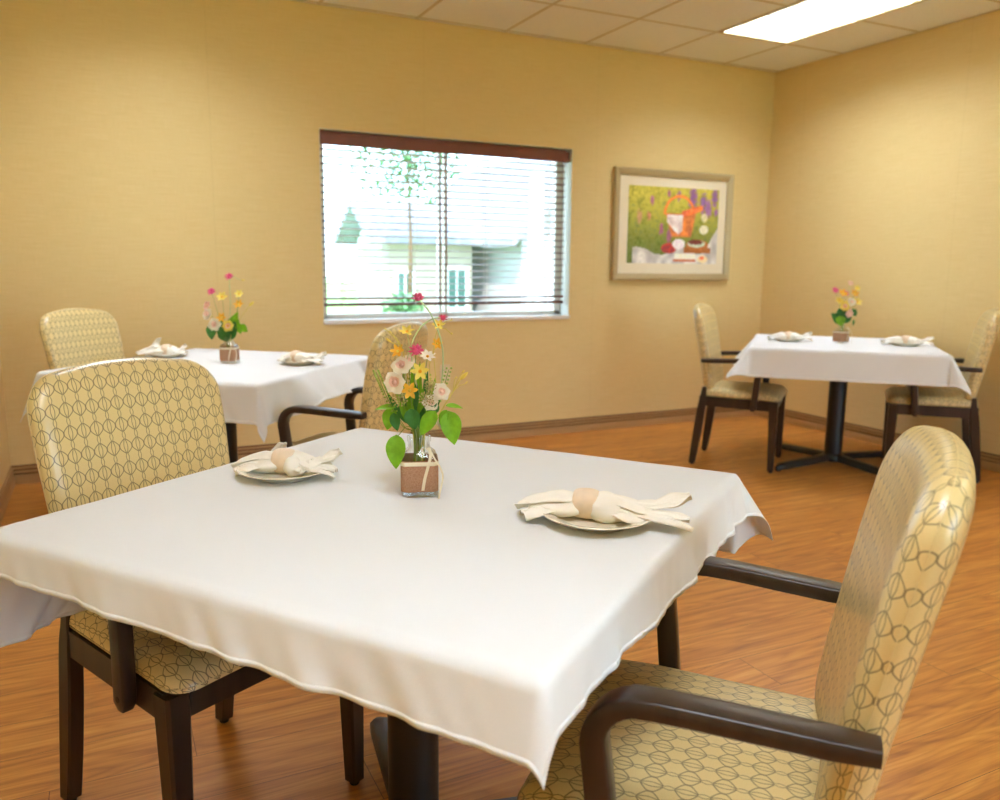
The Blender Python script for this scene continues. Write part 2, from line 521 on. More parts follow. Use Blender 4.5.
w.box(FX0, FX1, YF - 0.14, YF - 0.08, FZ0, FZ0 + 0.06); w.box(FX0, FX1, YF - 0.14, YF - 0.08, FZ1 - 0.06, FZ1)
w.box(3.02, 3.08, YF - 0.14, YF - 0.08, FZ0, FZ1)
struct(w.build('window_frame', M['white'], f2))
for a_, b_ in ((FX0 + .05, 3.03), (3.07, FX1 - .05)):
    struct(MB().box(a_, b_, YF - 0.112, YF - 0.108, FZ0 + .05, FZ1 - .05).build('window_pane', M['pane'], f2))

# baseboard with three grooves
def baseboard(name, a, b, inward):
    a, b, n_ = Vector(a), Vector(b), Vector(inward)
    prof = [(0, 0), (0.018, 0), (0.018, 0.028), (0.014, 0.044), (0.014, 0.050), (0.004, 0.052), (0.004, 0.058), (0.014, 0.061), (0.014, 0.072), (0.004, 0.074), (0.004, 0.080), (0.014, 0.083), (0.013, 0.093), (0.004, 0.095), (0.004, 0.100), (0.007, 0.104), (0, 0.104)]
    rings = [[q + n_ * d + Vector((0, 0, z)) for d, z in prof] for q in (a, b)]
    mb_ = MB().loft(rings)
    n_p = len(prof)
    mb_.m = [1 if k < n_p and k in (5, 6, 9, 10, 13, 14) else 0 for k in range(len(mb_.f))]  # recess faces take the painted groove shade
    return struct(mb_.build(name, M['bb'], mats=[M['bb_shade']]))
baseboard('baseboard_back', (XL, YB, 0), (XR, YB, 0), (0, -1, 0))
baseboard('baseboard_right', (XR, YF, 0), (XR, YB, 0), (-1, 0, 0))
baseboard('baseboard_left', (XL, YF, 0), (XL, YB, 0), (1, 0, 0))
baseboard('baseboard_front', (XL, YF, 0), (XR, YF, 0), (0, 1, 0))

# ceiling: lay-in tiles on a T grid, openings for the fixtures
GX, GY, TS = 1.2581, 4.4122, 0.6096
lights = [(GX + 4 * TS, GY - 2 * TS), (GX - 2 * TS, GY - 2 * TS), (GX + 4 * TS, GY - 8 * TS), (GX - 2 * TS, GY - 8 * TS)]
xs = sorted({XL, XR} | {GX + k * TS for k in range(-6, 8) if XL < GX + k * TS < XR})
ys = sorted({YF, YB} | {GY - k * TS for k in range(-3, 16) if YF < GY - k * TS < YB})
ce = MB()
for i in range(len(xs) - 1):
    for j in range(len(ys) - 1):
        cx, cy = (xs[i] + xs[i + 1]) / 2, (ys[j] + ys[j + 1]) / 2
        if any(lx < cx < lx + TS and ly < cy < ly + 2 * TS for lx, ly in lights): continue
        ce.box(xs[i] + 0.003, xs[i + 1] - 0.003, ys[j] + 0.003, ys[j + 1] - 0.003, HC, HC + 0.015)
struct(ce.build('ceiling', M['tile']))
struct(MB().box(XL - T, XR + T, YF - T, YB + T, HC + 0.14, HC + 0.22).build('ceiling_deck', M['reveal']))
g = MB()
for x in xs: g.box(x - 0.011, x + 0.011, YF, YB, HC - 0.002, HC + 0.004) if not any(abs(x - lx - TS / 2) < 0.1 for lx, ly in lights) else None
for y in ys:
    segs = [(XL, XR)]
    for lx, ly in lights:
        if ly + 0.01 < y < ly + 2 * TS - 0.01:
            segs = [q for a, b in segs for q in ((a, min(b, lx)), (max(a, lx + TS), b)) if q[1] - q[0] > 0.01]
    for a, b in segs: g.box(a, b, y - 0.011, y + 0.011, HC - 0.0015, HC + 0.004)
struct(g.build('trim_1', M['grid']))

# ------------------------------------------------------------------ recessed fluorescent troffers
def troffer(lx, ly, label):
    t = thing('ceiling_light', label, 'ceiling light', (lx + TS / 2, ly + TS, HC), 0, 'recessed ceiling troffers')
    hw, hl = TS / 2 - 0.012, TS - 0.012
    f = MB()
    r = 0.014
    f.box(-hw, hw, -hl, -hl + r, -0.005, 0.0); f.box(-hw, hw, hl - r, hl, -0.005, 0.0)
    f.box(-hw, -hw + r, -hl + r, hl - r, -0.005, 0.0); f.box(hw - r, hw, -hl + r, hl - r, -0.005, 0.0)
    f.build('frame', M['troffer'], t)
    hs = MB()
    hs.box(-hw, -hw + 0.006, -hl, hl, 0, 0.105); hs.box(hw - 0.006, hw, -hl, hl, 0, 0.105)
    hs.box(-hw, hw, -hl, -hl + 0.006, 0, 0.105); hs.box(-hw, hw, hl - 0.006, hl, 0, 0.105)
    hs.box(-hw, hw, -hl, hl, 0.105, 0.111)
    hs.build('housing', M['louver'], t)
    hw -= 0.012; hl -= 0.012
    nx, ny = 3, 6
    lv = MB()
    for i in range(1, nx):
        x = -hw + 2 * hw * i / nx
        lv.loft([[(x - 0.004, y, 0.0), (x + 0.004, y, 0.0), (x + 0.011, y, 0.075), (x - 0.011, y, 0.075)] for y in (-hl, hl)])
    for j in range(1, ny):
        y = -hl + 2 * hl * j / ny
        lv.loft([[(x, y - 0.004, 0.0), (x, y + 0.004, 0.0), (x, y + 0.011, 0.075), (x, y - 0.011, 0.075)] for x in (-hw, hw)])
    lv.build('louver', M['louver'], t)
    d = MB().box(-hw, hw, -hl, hl, 0.088, 0.092)
    d.build('diffuser', M['lens'], t)
    return t
troffer(*lights[0], 'lit recessed ceiling light panel near the far right corner of the room')
troffer(*lights[1], 'lit recessed ceiling light panel above the left back table')
troffer(*lights[2], 'lit recessed ceiling light panel on the right side of the room nearer the front')
troffer(*lights[3], 'lit recessed ceiling light panel on the left side of the room nearer the front')

# ------------------------------------------------------------------ window, sill, blind
wf = bpy.data.objects.new('window_1', None); COL.objects.link(wf); struct(wf)
RV = 0.016
rv = MB()
rv.box(WX0, WX0 + 0.004, YB + 0.001, YB + 0.13, WZ0, WZ1); rv.box(WX1 - 0.004, WX1, YB + 0.001, YB + 0.13, WZ0, WZ1)
rv.box(WX0, WX1, YB + 0.001, YB + 0.13, WZ1 - 0.004, WZ1)
struct(rv.build('window_reveal', M['reveal'], wf))
sl = MB().box(WX0 - 0.002, WX1 + 0.002, YB - 0.012, YB + 0.14, WZ0 - 0.012, WZ0 + 0.014, 0, 0.003)
struct(sl.build('window_sill', M['sill'], wf))
fr = MB()
fy0, fy1 = YB + 0.125, YB + 0.175
a0, a1, b0, b1 = WX0 + 0.004, WX1 - 0.004, WZ0 + 0.014, WZ1 - 0.004
fr.box(a0, a0 + 0.05, fy0, fy1, b0, b1, 0, 0.004); fr.box(a1 - 0.05, a1, fy0, fy1, b0, b1, 0, 0.004)
fr.box(a0, a1, fy0, fy1, b0, b0 + 0.030, 0, 0.004); fr.box(a0, a1, fy0, fy1, b1 - 0.05, b1, 0, 0.004)
fr.box(2.068, 2.086, fy0, fy1, b0, b1, 0, 0.003); fr.box(2.112, 2.130, fy0, fy1, b0, b1, 0, 0.003)
struct(fr.build('window_frame', M['winframe'], wf))
struct(MB().box(a0 + 0.04, 2.08, YB + 0.148, YB + 0.152, b0 + 0.04, b1 - 0.04).build('window_pane', M['pane'], wf))
struct(MB().box(2.12, a1 - 0.04, YB + 0.152, YB + 0.156, b0 + 0.04, b1 - 0.04).build('window_pane', M['pane'], wf))

bl = thing('window_blind', 'cherry brown wooden horizontal blind lowered with its slats open', 'window blind', (0, YB, 0))
bx0, bx1 = WX0 + 0.012, WX1 - 0.032
v = MB().box(bx0 - 0.004, WX1 - 0.018, 0.012, 0.024, WZ1 - 0.092, WZ1 - 0.022, 0, 0.004)
v.box(bx0 - 0.004, WX1 - 0.018, 0.010, 0.026, WZ1 - 0.036, WZ1 - 0.022, 0, 0.003)
v.box(WX1 - 0.030, WX1 - 0.018, 0.012, 0.080, WZ1 - 0.092, WZ1 - 0.022, 0, 0.003)
v.build('valance', M['valance'], bl)
MB().box(bx0, bx1, 0.030, 0.082, WZ1 - 0.055, WZ1 - 0.006, 0, 0.003).build('head_rail', M['valance'], bl)
SP = 0.0432
zz = 1.002
slats = []
while zz < WZ1 - 0.10:
    slats.append(zz); zz += SP
for z in slats:
    r_ = []
    n = 6
    top = [(-0.025 + 0.05 * k / n, 0.0025 * (1 - (2 * k / n - 1) ** 2) + (-0.07 * (0.05 * k / n - 0.025) if z > 1.03 else 0)) for k in range(n + 1)]
    sec = top + [(y, h - 0.0038) for y, h in reversed(top)]
    if z < 1.03: sec = [(y, h if k_ <= n else h - 0.008) for k_, (y, h) in enumerate(sec)]   # the lowest slats lie stacked and read as one thick bar
    MB().loft([[(x, 0.056 + y, z + h - 0.0012) for y, h in sec] for x in (bx0, bx1)]).build('slat', M['slat'], bl)
MB().box(bx0, bx1, 0.030, 0.082, 0.947, 0.966, 0, 0.003).build('bottom_rail', M['slat'], bl)
for cx in (WX0 + 0.14, WX0 + 0.62, WX1 - 0.64, WX1 - 0.16):
    c = MB()
    for yy in (0.0295, 0.0825): c.box(cx - 0.0012, cx + 0.0012, yy - 0.0008, yy + 0.0008, 0.95, WZ1 - 0.05)
    c.box(cx - 0.0012, cx + 0.0012, 0.0295, 0.0305, 0.95, 0.96)
    c.build('ladder_cord', M['cord'], bl)
wd = MB().tube([(WX1 - 0.17, 0.022, WZ1 - 0.09), (WX1 - 0.172, 0.018, 1.75), (WX1 - 0.17, 0.018, 1.45)], 0.0018, 6)
wd.lathe([(0.001, 0.03), (0.006, 0.012), (0.007, 0.0), (0.001, -0.002)], (WX1 - 0.17, 0.018, 1.42), 10)
wd.build('pull_cord', M['cord'], bl)

# ------------------------------------------------------------------ picture
def paint(u, v):
    """a soft generic photograph of a picnic hamper in a flowering meadow; u,v in 0..1 from the lower left"""
    n1 = noise.noise(Vector((u * 14, v * 9, 1.3))); n2 = noise.noise(Vector((u * 40, v * 26, 4.1)))
    n3 = noise.noise(Vector((u * 30, v * 5, 9.0)))
    def lerp(a, b, t):
        t = max(0, min(1, t)); return [a[i] + (b[i] - a[i]) * t for i in range(3)]
    c = lerp((96, 112, 40), (206, 182, 64), v * 0.9 + 0.25 * n1 + 0.18 * n2 - 0.05)
    c = lerp(c, (186, 176, 66), 0.35 + n1 + (v - 0.6) * 0.8)
    c = lerp(c, (92, 104, 46), (0.62 - v) * 1.3 + n2 * 0.8 + n1 * 0.8)
    # flower spikes
    for (fx, fy, s, col) in [(0.25, 0.82, 0.02, (160, 92, 130)), (0.43, 0.92, 0.018, (150, 84, 120)), (0.54, 0.9, 0.022, (140, 92, 140)), (0.70, 0.86, 0.05, (128, 84, 140)),
                             (0.82, 0.80, 0.045, (126, 86, 146)), (0.95, 0.9, 0.04, (126, 86, 140)), (0.88, 0.74, 0.04, (140, 96, 150)), (0.12, 0.6, 0.03, (176, 130, 96)),
                             (0.22, 0.62, 0.02, (180, 110, 90)), (0.36, 0.45, 0.025, (150, 80, 120)), (0.45, 0.36, 0.03, (140, 80, 110)), (0.97, 0.7, 0.02, (136, 90, 150))]:
        d = ((u - fx) / s) ** 2 + ((v - fy) / (s * 3.2)) ** 2
        if d < 1.6: c = lerp(c, col, (1.3 - d) + n2)
    # white cloth at the foot
    edge = 0.16 + 0.05 * sin(u * 14) + 0.10 * max(0, u - 0.55) + 0.03 * n1 + (0.22 * max(0, u - 0.85) / 0.15)
    if v < edge and u > 0.06: c = lerp((216, 212, 204), (168, 162, 158), 0.35 + n1 * 1.2 + n2 * 0.5)
    # hamper handle
    r = sqrt(((u - 0.555) / 0.165) ** 2 + ((v - 0.66) / 0.235) ** 2)
    if 0.90 < r < 1.06 and v > 0.64: c = [226, 122, 52]
    # hamper body
    wv = 18 * sin(u * 210) * sin(v * 170)
    if 0.36 < v < 0.66 and 0.40 + (0.66 - v) * 0.25 < u < 0.74 - (0.66 - v) * 0.15: c = [186 + wv + n1 * 60, 104 + wv * 0.8 + n1 * 40, 56]
    if 0.58 < v < 0.78 and 0.58 < u < 0.82 and abs((v - 0.66) - (u - 0.60) * 0.42) < 0.045 - 0.12 * max(0, u - 0.74): c = [222 + wv * .5 + n1 * 40, 112 + wv + n1 * 40, 58]
    if 0.64 - (u - 0.42) * 0.0 > v > 0.38 + abs(u - 0.55) * 1.3 and 0.42 < u < 0.60: c = lerp((238, 228, 222), (190, 170, 168), n1 + 0.3)
    # glass
    if ((u - 0.84) / 0.035) ** 2 + ((v - 0.62) / 0.06) ** 2 < 1: c = lerp(c, (222, 214, 190), 0.7)
    if ((u - 0.84) / 0.05) ** 2 + ((v - 0.46) / 0.06) ** 2 < 1: c = lerp(c, (230, 226, 216), 0.8)
    # tray, bowls, fruit
    if 0.14 < v < 0.22 and 0.62 < u < 0.93: c = [150, 84, 36]
    if ((u - 0.77) / 0.13) ** 2 + ((v - 0.25) / 0.075) ** 2 < 1: c = [166, 98, 44]
    if ((u - 0.76) / 0.10) ** 2 + ((v - 0.27) / 0.05) ** 2 < 1: c = [182, 196, 176]
    if ((u - 0.75) / 0.085) ** 2 + ((v - 0.29) / 0.035) ** 2 < 1: c = [104, 40, 34]
    if ((u - 0.45) / 0.085) ** 2 + ((v - 0.20) / 0.07) ** 2 < 1: c = lerp((196, 60, 52), (120, 36, 44), 0.5 + n2 * 1.6)
    if ((u - 0.56) / 0.07) ** 2 + ((v - 0.26) / 0.07) ** 2 < 1: c = lerp((238, 232, 228), (196, 180, 190), 0.4 + n2)
    if 0.03 < v < 0.055 and 0.50 < u < 0.76: c = [186, 100, 54]
    if 0.055 < v < 0.13 and 0.52 < u < 0.76: c = [236, 226, 204]
    if ((u - 0.84) / 0.06) ** 2 + ((v - 0.06) / 0.05) ** 2 < 1: c = [240, 204, 160]
    if ((u - 0.83) / 0.025) ** 2 + ((v - 0.08) / 0.022) ** 2 < 1: c = [224, 110, 70]
    c = [max(0, min(255, x * 1.10 + 10 + n2 * 26)) for x in c]
    return srgb(*c)

def picture():
    PX0, PX1, PZ0, PZ1 = 3.3642, 4.4597, 1.1135, 1.9191
    cx, cz = (PX0 + PX1) / 2, (PZ0 + PZ1) / 2
    hw, hh = (PX1 - PX0) / 2, (PZ1 - PZ0) / 2
    t = thing('framed_picture', 'picnic photograph with cream mat in a champagne frame on the back wall', 'picture', (cx, YB, cz))
    FWd = 0.052
    prof = [(0, 0), (0, 0.030), (0.006, 0.036), (0.020, 0.034), (FWd - 0.008, 0.026), (FWd, 0.020), (FWd, 0.0)]
    rings = []
    for sx_, sz_ in ((-1, -1), (1, -1), (1, 1), (-1, 1), (-1, -1)):
        rings.append([(sx_ * (hw - d), -0.001 - y, sz_ * (hh - d)) for d, y in prof])
    MB().loft(rings, 0, False, False).build('frame', M['gold'], t)
    MB().box(-hw + 0.05, hw - 0.05, -0.012, -0.002, -hh + 0.05, hh - 0.05).build('mat', M['mat'], t)
    px0, px1, pz0, pz1 = -hw + 0.132, hw - 0.124, -hh + 0.125, hh - 0.120
    nx, nz = 130, 94
    vs = [(px0 + (px1 - px0) * i / nx, -0.0135, pz0 + (pz1 - pz0) * j / nz) for j in range(nz + 1) for i in range(nx + 1)]
    fs = [(j * (nx + 1) + i, j * (nx + 1) + i + 1, (j + 1) * (nx + 1) + i + 1, (j + 1) * (nx + 1) + i) for j in range(nz) for i in range(nx)]
    m = NT('meadow_print')
    at = m.n('ShaderNodeAttribute', attribute_name='ink'); m.base(at.outputs['Color']).rough(0.5)
    o = mesh('print', vs, fs, m.m, t)
    ca = o.data.color_attributes.new('ink', 'FLOAT_COLOR', 'POINT')
    for k in range(len(vs)):
        i, j = k % (nx + 1), k // (nx + 1)
        ca.data[k].color = paint(i / nx, j / nz)
picture()

# wall outlet
ot = thing('wall_outlet', 'almond duplex outlet plate low on the back wall under the window', 'outlet', (2.059, YB, 0.49))
MB().box(-0.035, 0.035, -0.006, -0.0005, -0.057, 0.057, 0, 0.002).build('cover_plate', M['outlet'], ot)
for s in (-1, 1):
    q = MB()
    q.box(-0.009, -0.006, -0.0075, -0.006, s * 0.02 - 0.005, s * 0.02 + 0.006)
    q.box(0.006, 0.009, -0.0075, -0.006, s * 0.02 - 0.005, s * 0.02 + 0.006)
    q.build('socket', M['slot'], ot)

# ------------------------------------------------------------------ chairs
def cushion(outline, prof, tf, center):
    """outline: closed list of (x,z) ; prof: list of (scale, depth) from centre to rim for one face. Returns verts, faces, uvs for both faces."""
    n = len(outline)
    V, F, U = [], [], []
    cx, cz = center
    for side in (1, -1):
        base = len(V)
        arc = [0.0]
        for k in range(1, len(prof)):
            ds = prof[k][0] - prof[k - 1][0]; dd = prof[k][1] - prof[k - 1][1]
            arc.append(arc[-1] + sqrt((ds * 0.235) ** 2 + dd ** 2) / 0.235)
        V.append(tf(cx, cz, side * prof[0][1])); U.append((cx, cz))
        for k in range(1, len(prof)):
            s, d = prof[k]
            for (x, z) in outline:
                V.append(tf(cx + (x - cx) * s, cz + (z - cz) * s, side * d))
                U.append((cx + (x - cx) * arc[k], cz + (z - cz) * arc[k]))
        for j in range(n):
            q = (j + 1) % n
            tri = (base, base + 1 + j, base + 1 + q)
            F.append(tri if side < 0 else tri[::-1])
            for k in range(1, len(prof) - 1):
                a, b = base + 1 + (k - 1) * n, base + 1 + k * n
                qd = (a + j, b + j, b + q, a + q)
                F.append(qd if side < 0 else qd[::-1])
    return V, F, U

def rprof(T_, edge, n_in=7, n_edge=9, half=0.235, dome=0.006):
    """slab profile: flat with a gentle dome, then a rounded rim of radius `edge` (fraction) """
    out = []
    s1 = 1 - edge / half
    for k in range(n_in + 1):
        s = s1 * k / n_in
        out.append((s, T_ + dome * (1 - (s / s1) ** 2)))
    for k in range(1, n_edge + 1):
        a = pi / 2 * k / n_edge
        out.append((s1 + (1 - s1) * sin(a), T_ * cos(a) ** 0.9))
    return out

def round_outline(pts_r, n=8):
    """pts_r: list of (x, z, r); rounded corners"""
    out = []
    m = len(pts_r)
    for i, (x, z, r) in enumerate(pts_r):
        p_ = Vector((x, z)); a = Vector(pts_r[i - 1][:2]); b = Vector(pts_r[(i + 1) % m][:2])
        da, db = (a - p_).normalized(), (b - p_).normalized()
        ang = da.angle(db); tl = r / math.tan(ang / 2)
        p0, p3 = p_ + da * tl, p_ + db * tl
        for k in range(n + 1):
            t = k / n
            # quadratic-ish rounded
            q = p0 * (1 - t) ** 3 + (p_ * 0.56 + p0 * 0.44) * 3 * t * (1 - t) ** 2 + (p_ * 0.56 + p3 * 0.44) * 3 * t * t * (1 - t) + p3 * t ** 3
            out.append((q.x, q.y))
    # subdivide long edges
    res = []
    for i in range(len(out)):
        a, b = Vector(out[i]), Vector(out[(i + 1) % len(out)])
        k = max(1, int((b - a).length / 0.03))
        for j in range(k): res.append(tuple(a.lerp(b, j / k)))
    return res

LEAN = math.tan(radians(9.0))
def back_y(z): return -0.175 - (z - 0.47) * LEAN

def make_chair(label, loc, rz, group):
    t = thing('dining_armchair', label, 'chair', loc, rz, group)
    # seat cushion
    ol = round_outline([(-0.205, -0.215, 0.03), (0.205, -0.215, 0.03), (0.242, 0.262, 0.05), (-0.242, 0.262, 0.05)])
    def ts(x, y, d):
        fr_ = max(0, (y - 0.10) / 0.16)
        if d >= 0: return Vector((x, y, 0.444 + d - 0.012 * fr_ ** 2 + 0.006 * (1 - (x / 0.24) ** 2)))
        return Vector((x, y, 0.444 + d * 0.5))
    V, F, U = cushion(ol, rprof(0.040, 0.05, 6, 8, 0.235, 0.008), ts, (0, 0.02))
    autosmooth(mesh('seat', V, F, M['vinyl'], t, True, U), 80)
    # seat frame: four rails
    f = MB()
    yb, yf, xb, xf = -0.205, 0.225, 0.198, 0.228
    def rail(a, b, th=0.022, z0=0.372, z1=0.432):
        a, b = Vector(a), Vector(b); d = (b - a).normalized(); n_ = Vector((-d.y, d.x, 0)) * th / 2
        f.loft([[Vector((q.x, q.y, z)) + n_ * s for s, z in ((-1, z0), (1, z0), (1, z1), (-1, z1))] for q in (a, b)])
    rail((-xf, yf, 0), (xf, yf, 0)); rail((-xb, yb, 0), (xb, yb, 0))
    rail((-xb, yb, 0), (-xf, yf, 0)); rail((xb, yb, 0), (xf, yf, 0))
    f.build('seat_frame', M['wood'], t)
    for s in (-1, 1):
        # front leg, tapered
        rings = []
        for z, h in ((0.012, 0.0175), (0.10, 0.0195), (0.30, 0.0235), (0.40, 0.0255), (0.430, 0.0255)):
            cx, cy = s * (0.222 + 0.006 * (0.43 - z)), 0.224 + 0.012 * (0.43 - z)
            c_ = 0.25 * h
            rings.append([(cx + a * h - (c_ if b_ else 0) * a, cy + b * h - (0 if b_ else c_) * b, z) for a, b, b_ in
                          ((1, 1, 0), (1, 1, 1), (-1, 1, 1), (-1, 1, 0), (-1, -1, 0), (-1, -1, 1), (1, -1, 1), (1, -1, 0))])
        lg = MB().loft(rings).build('leg', M['wood'], t)
        MB().lathe([(0.011, 0), (0.012, 0.002), (0.012, 0.012)], (s * 0.2245, 0.229, 0), 14).build('glide', M['glide'], lg)
        # rear leg, sabre curve, runs up into the back
        path = crom([(s * 0.203, -0.242, 0.012), (s * 0.201, -0.228, 0.12), (s * 0.199, -0.211, 0.26), (s * 0.198, -0.197, 0.38), (s * 0.196, -0.190, 0.44), (s * 0.192, -0.188, 0.49)], 5)
        rings = []
        for i, q in enumerate(path):
            u_ = i / (len(path) - 1)
            hx, hy = 0.0175, 0.018 + 0.007 * sin(pi * min(1, u_ * 1.25)) - 0.006 * max(0, u_ - 0.7) / 0.3
            rings.append([(q.x + a * hx, q.y + b * hy, q.z) for a, b in ((1, .8), (.8, 1), (-.8, 1), (-1, .8), (-1, -.8), (-.8, -1), (.8, -1), (1, -.8))])
        lg = MB().loft(rings).build('leg', M['wood'], t)
        MB().lathe([(0.011, 0), (0.012, 0.002), (0.012, 0.012)], (s * 0.203, -0.242, 0), 14).build('glide', M['glide'], lg)
        # bent arm with its post
        pts = [(-0.205, 0.655, 0.243), (-0.15, 0.657, 0.246), (-0.06, 0.662, 0.252), (0.01, 0.666, 0.257), (0.055, 0.667, 0.259)]
        R_ = 0.065
        cy, cz = 0.068, 0.667 - R_
        for k in range(1, 8):
            a = pi / 2 * k / 7
            pts.append((cy + R_ * sin(a), cz + R_ * cos(a), 0.259))
        pts += [(0.126, 0.54, 0.2565), (0.118, 0.46, 0.2525), (0.111, 0.40, 0.2495), (0.109, 0.385, 0.249), (0.108, 0.368, 0.2485)]
        rings = []
        n = len(pts)
        for i, (y, z, x) in enumerate(pts):
            a_, b_ = pts[max(0, i - 1)], pts[min(n - 1, i + 1)]
            d = Vector((0, b_[0] - a_[0], b_[1] - a_[1])).normalized()
            nn = Vector((0, -d.z, d.y))
            up_ = i < 5
            k_ = min(1.0, max(0.0, (i - 5) / 7))
            wx = 0.024 * (1 - k_) + 0.0155 * k_          # half width across
            th = 0.0135 * (1 - k_) + 0.0190 * k_          # half thickness in plane
            if i == 0: wx *= 0.86; th *= 0.86
            if i == n - 1: wx *= 0.75; th *= 0.55
            c_ = Vector((s * x, y, z))
            ring = []
            for aa in range(16):
                an = 2 * pi * aa / 16
                ca_, sa_ = cos(an), sin(an)
                e = 0.30
                ring.append(c_ + Vector((1, 0, 0)) * wx * math.copysign(abs(ca_) ** e, ca_) + nn * th * math.copysign(abs(sa_) ** e, sa_))
            rings.append(ring)
        ar = MB().loft(rings).build('arm', M['wood'], t)
        autosmooth(ar, 50)
        MB().lathe([(0.0001, 0.0), (0.006, 0.0), (0.007, -0.002)], (0, 0, 0), 12).build('screw', M['screw'], ar)
        sc_ = ar.children[0]; sc_.rotation_euler = (0, s * radians(90), 0); sc_.location = (s * 0.2655, 0.111, 0.395)
    # backrest
    ol = round_outline([(-0.206, 0.462, 0.05), (0.206, 0.462, 0.05), (0.226, 0.80, 0.3), (0.228, 0.965, 0.080), (0, 0.998, 0.6), (-0.228, 0.965, 0.080), (-0.226, 0.80, 0.3)])
    def tb(x, z, d):
        y = back_y(z) + 0.024 * (x / 0.24) ** 2 - 0.02 * ((z - 0.47) / 0.5) ** 2
        return Vector((x, y + d, z + d * LEAN * 0.6))
    V, F, U = cushion(ol, rprof(0.033, 0.05, 7, 10, 0.235, 0.006), tb, (0, 0.735))
    b_ = autosmooth(mesh('backrest', V, F, M['vinyl'], t, True, U), 100)
    sm = MB().tube([tb(x * 1.0, z, 0) + Vector((x * 0.004, 0, 0.0)) for x, z in ol + ol[:1]], 0.0009, 6)
    sm.build('seam', M['vinyl'], b_, True)
    return t

CH = [  # label, x, y, facing deg, group
    ('gold patterned armchair tucked under the far left side of the front table', 0.160, 1.812, -61.8),
    ('gold patterned armchair pulled out from the right side of the front table', 0.824, 0.897, 132.5),
    ('gold armchair on the left of the far right table, below the picture', 3.565, 3.858, -50.5),
    ('gold armchair on the right of the far right table, by the right wall', 4.466, 3.190, 130.5),
    ('gold armchair in the far left corner of the room, behind the left back table', 0.075, 4.215, -43.0),
    ('gold armchair at the right of the left back table, behind the front bouquet', 0.872, 3.200, 136.0),
]
first = None
for lb, x, y, th in CH:
    rz = radians(th - 90)
    if first is None:
        first = make_chair(lb, (x, y, 0), rz, 'gold patterned dining armchairs')
    else:
        dup(first, (x, y, 0), rz, lb)

# ------------------------------------------------------------------ tables and cloths
TOPZ = 0.757
def make_table(label, loc, rz):
    t = thing('pedestal_table', label, 'table', loc, rz, 'square pedestal tables')
    H = 0.507
    ol = round_outline([(-H, -H, 0.03), (H, -H, 0.03), (H, H, 0.03), (-H, H, 0.03)], 6)
    MB().loft([[(x * s, y * s, z) for x, y in ol] for s, z in ((0.996, TOPZ - 0.030), (1, TOPZ - 0.027), (1, TOPZ - 0.003), (0.996, TOPZ))]).build('tabletop', M['laminate'], t)
    autosmooth(MB().lathe([(0.052, 0.055), (0.052, TOPZ - 0.045)], (0, 0, 0), 36).build('post', M['iron'], t))
    pl = MB().box(-0.22, 0.22, -0.03, 0.03, TOPZ - 0.045, TOPZ - 0.030).box(-0.03, 0.03, -0.22, 0.22, TOPZ - 0.045, TOPZ - 0.0305)
    pl.build('top_bracket', M['iron'], t)
    hub = MB().lathe([(0.066, 0.028), (0.070, 0.040), (0.066, 0.060), (0.056, 0.072), (0.0525, 0.075)], (0, 0, 0), 32)
    autosmooth(hub.build('base_hub', M['iron'], t))
    for k in range(4):
        a = pi / 4 + k * pi / 2
        d = Vector((cos(a), sin(a), 0)); n_ = Vector((-sin(a), cos(a), 0))
        rings = []
        N = 14
        for i in range(N + 1):
            u_ = i / N
            rr = 0.045 + 0.425 * u_
            wv = (0.031 - 0.004 * u_) * (1 if u_ < 0.9 else sqrt(max(0.06, 1 - ((u_ - 0.9) / 0.1) ** 2)))
            top = 0.070 - 0.026 * u_ - (0.012 * ((u_ - 0.9) / 0.1) ** 2 if u_ > 0.9 else 0)
            bot = 0.030 - 0.022 * u_
            rings.append([d * rr + n_ * (wv * c1) + Vector((0, 0, bot + (top - bot) * c2)) for c1, c2 in ((-1, 0.1), (-1, .75), (-.7, 1), (.7, 1), (1, .75), (1, .1), (.8, 0), (-.8, 0))])
        ar = autosmooth(MB().loft(rings).build('base_arm', M['iron'], t), 50)
        MB().lathe([(0.014, 0), (0.015, 0.003), (0.013, 0.010)], tuple(d * 0.445), 14).build('glide', M['glide'], ar)
    return t

def smooth01(x):
    x = max(0.0, min(1.0, x)); return x * x * (3 - 2 * x)

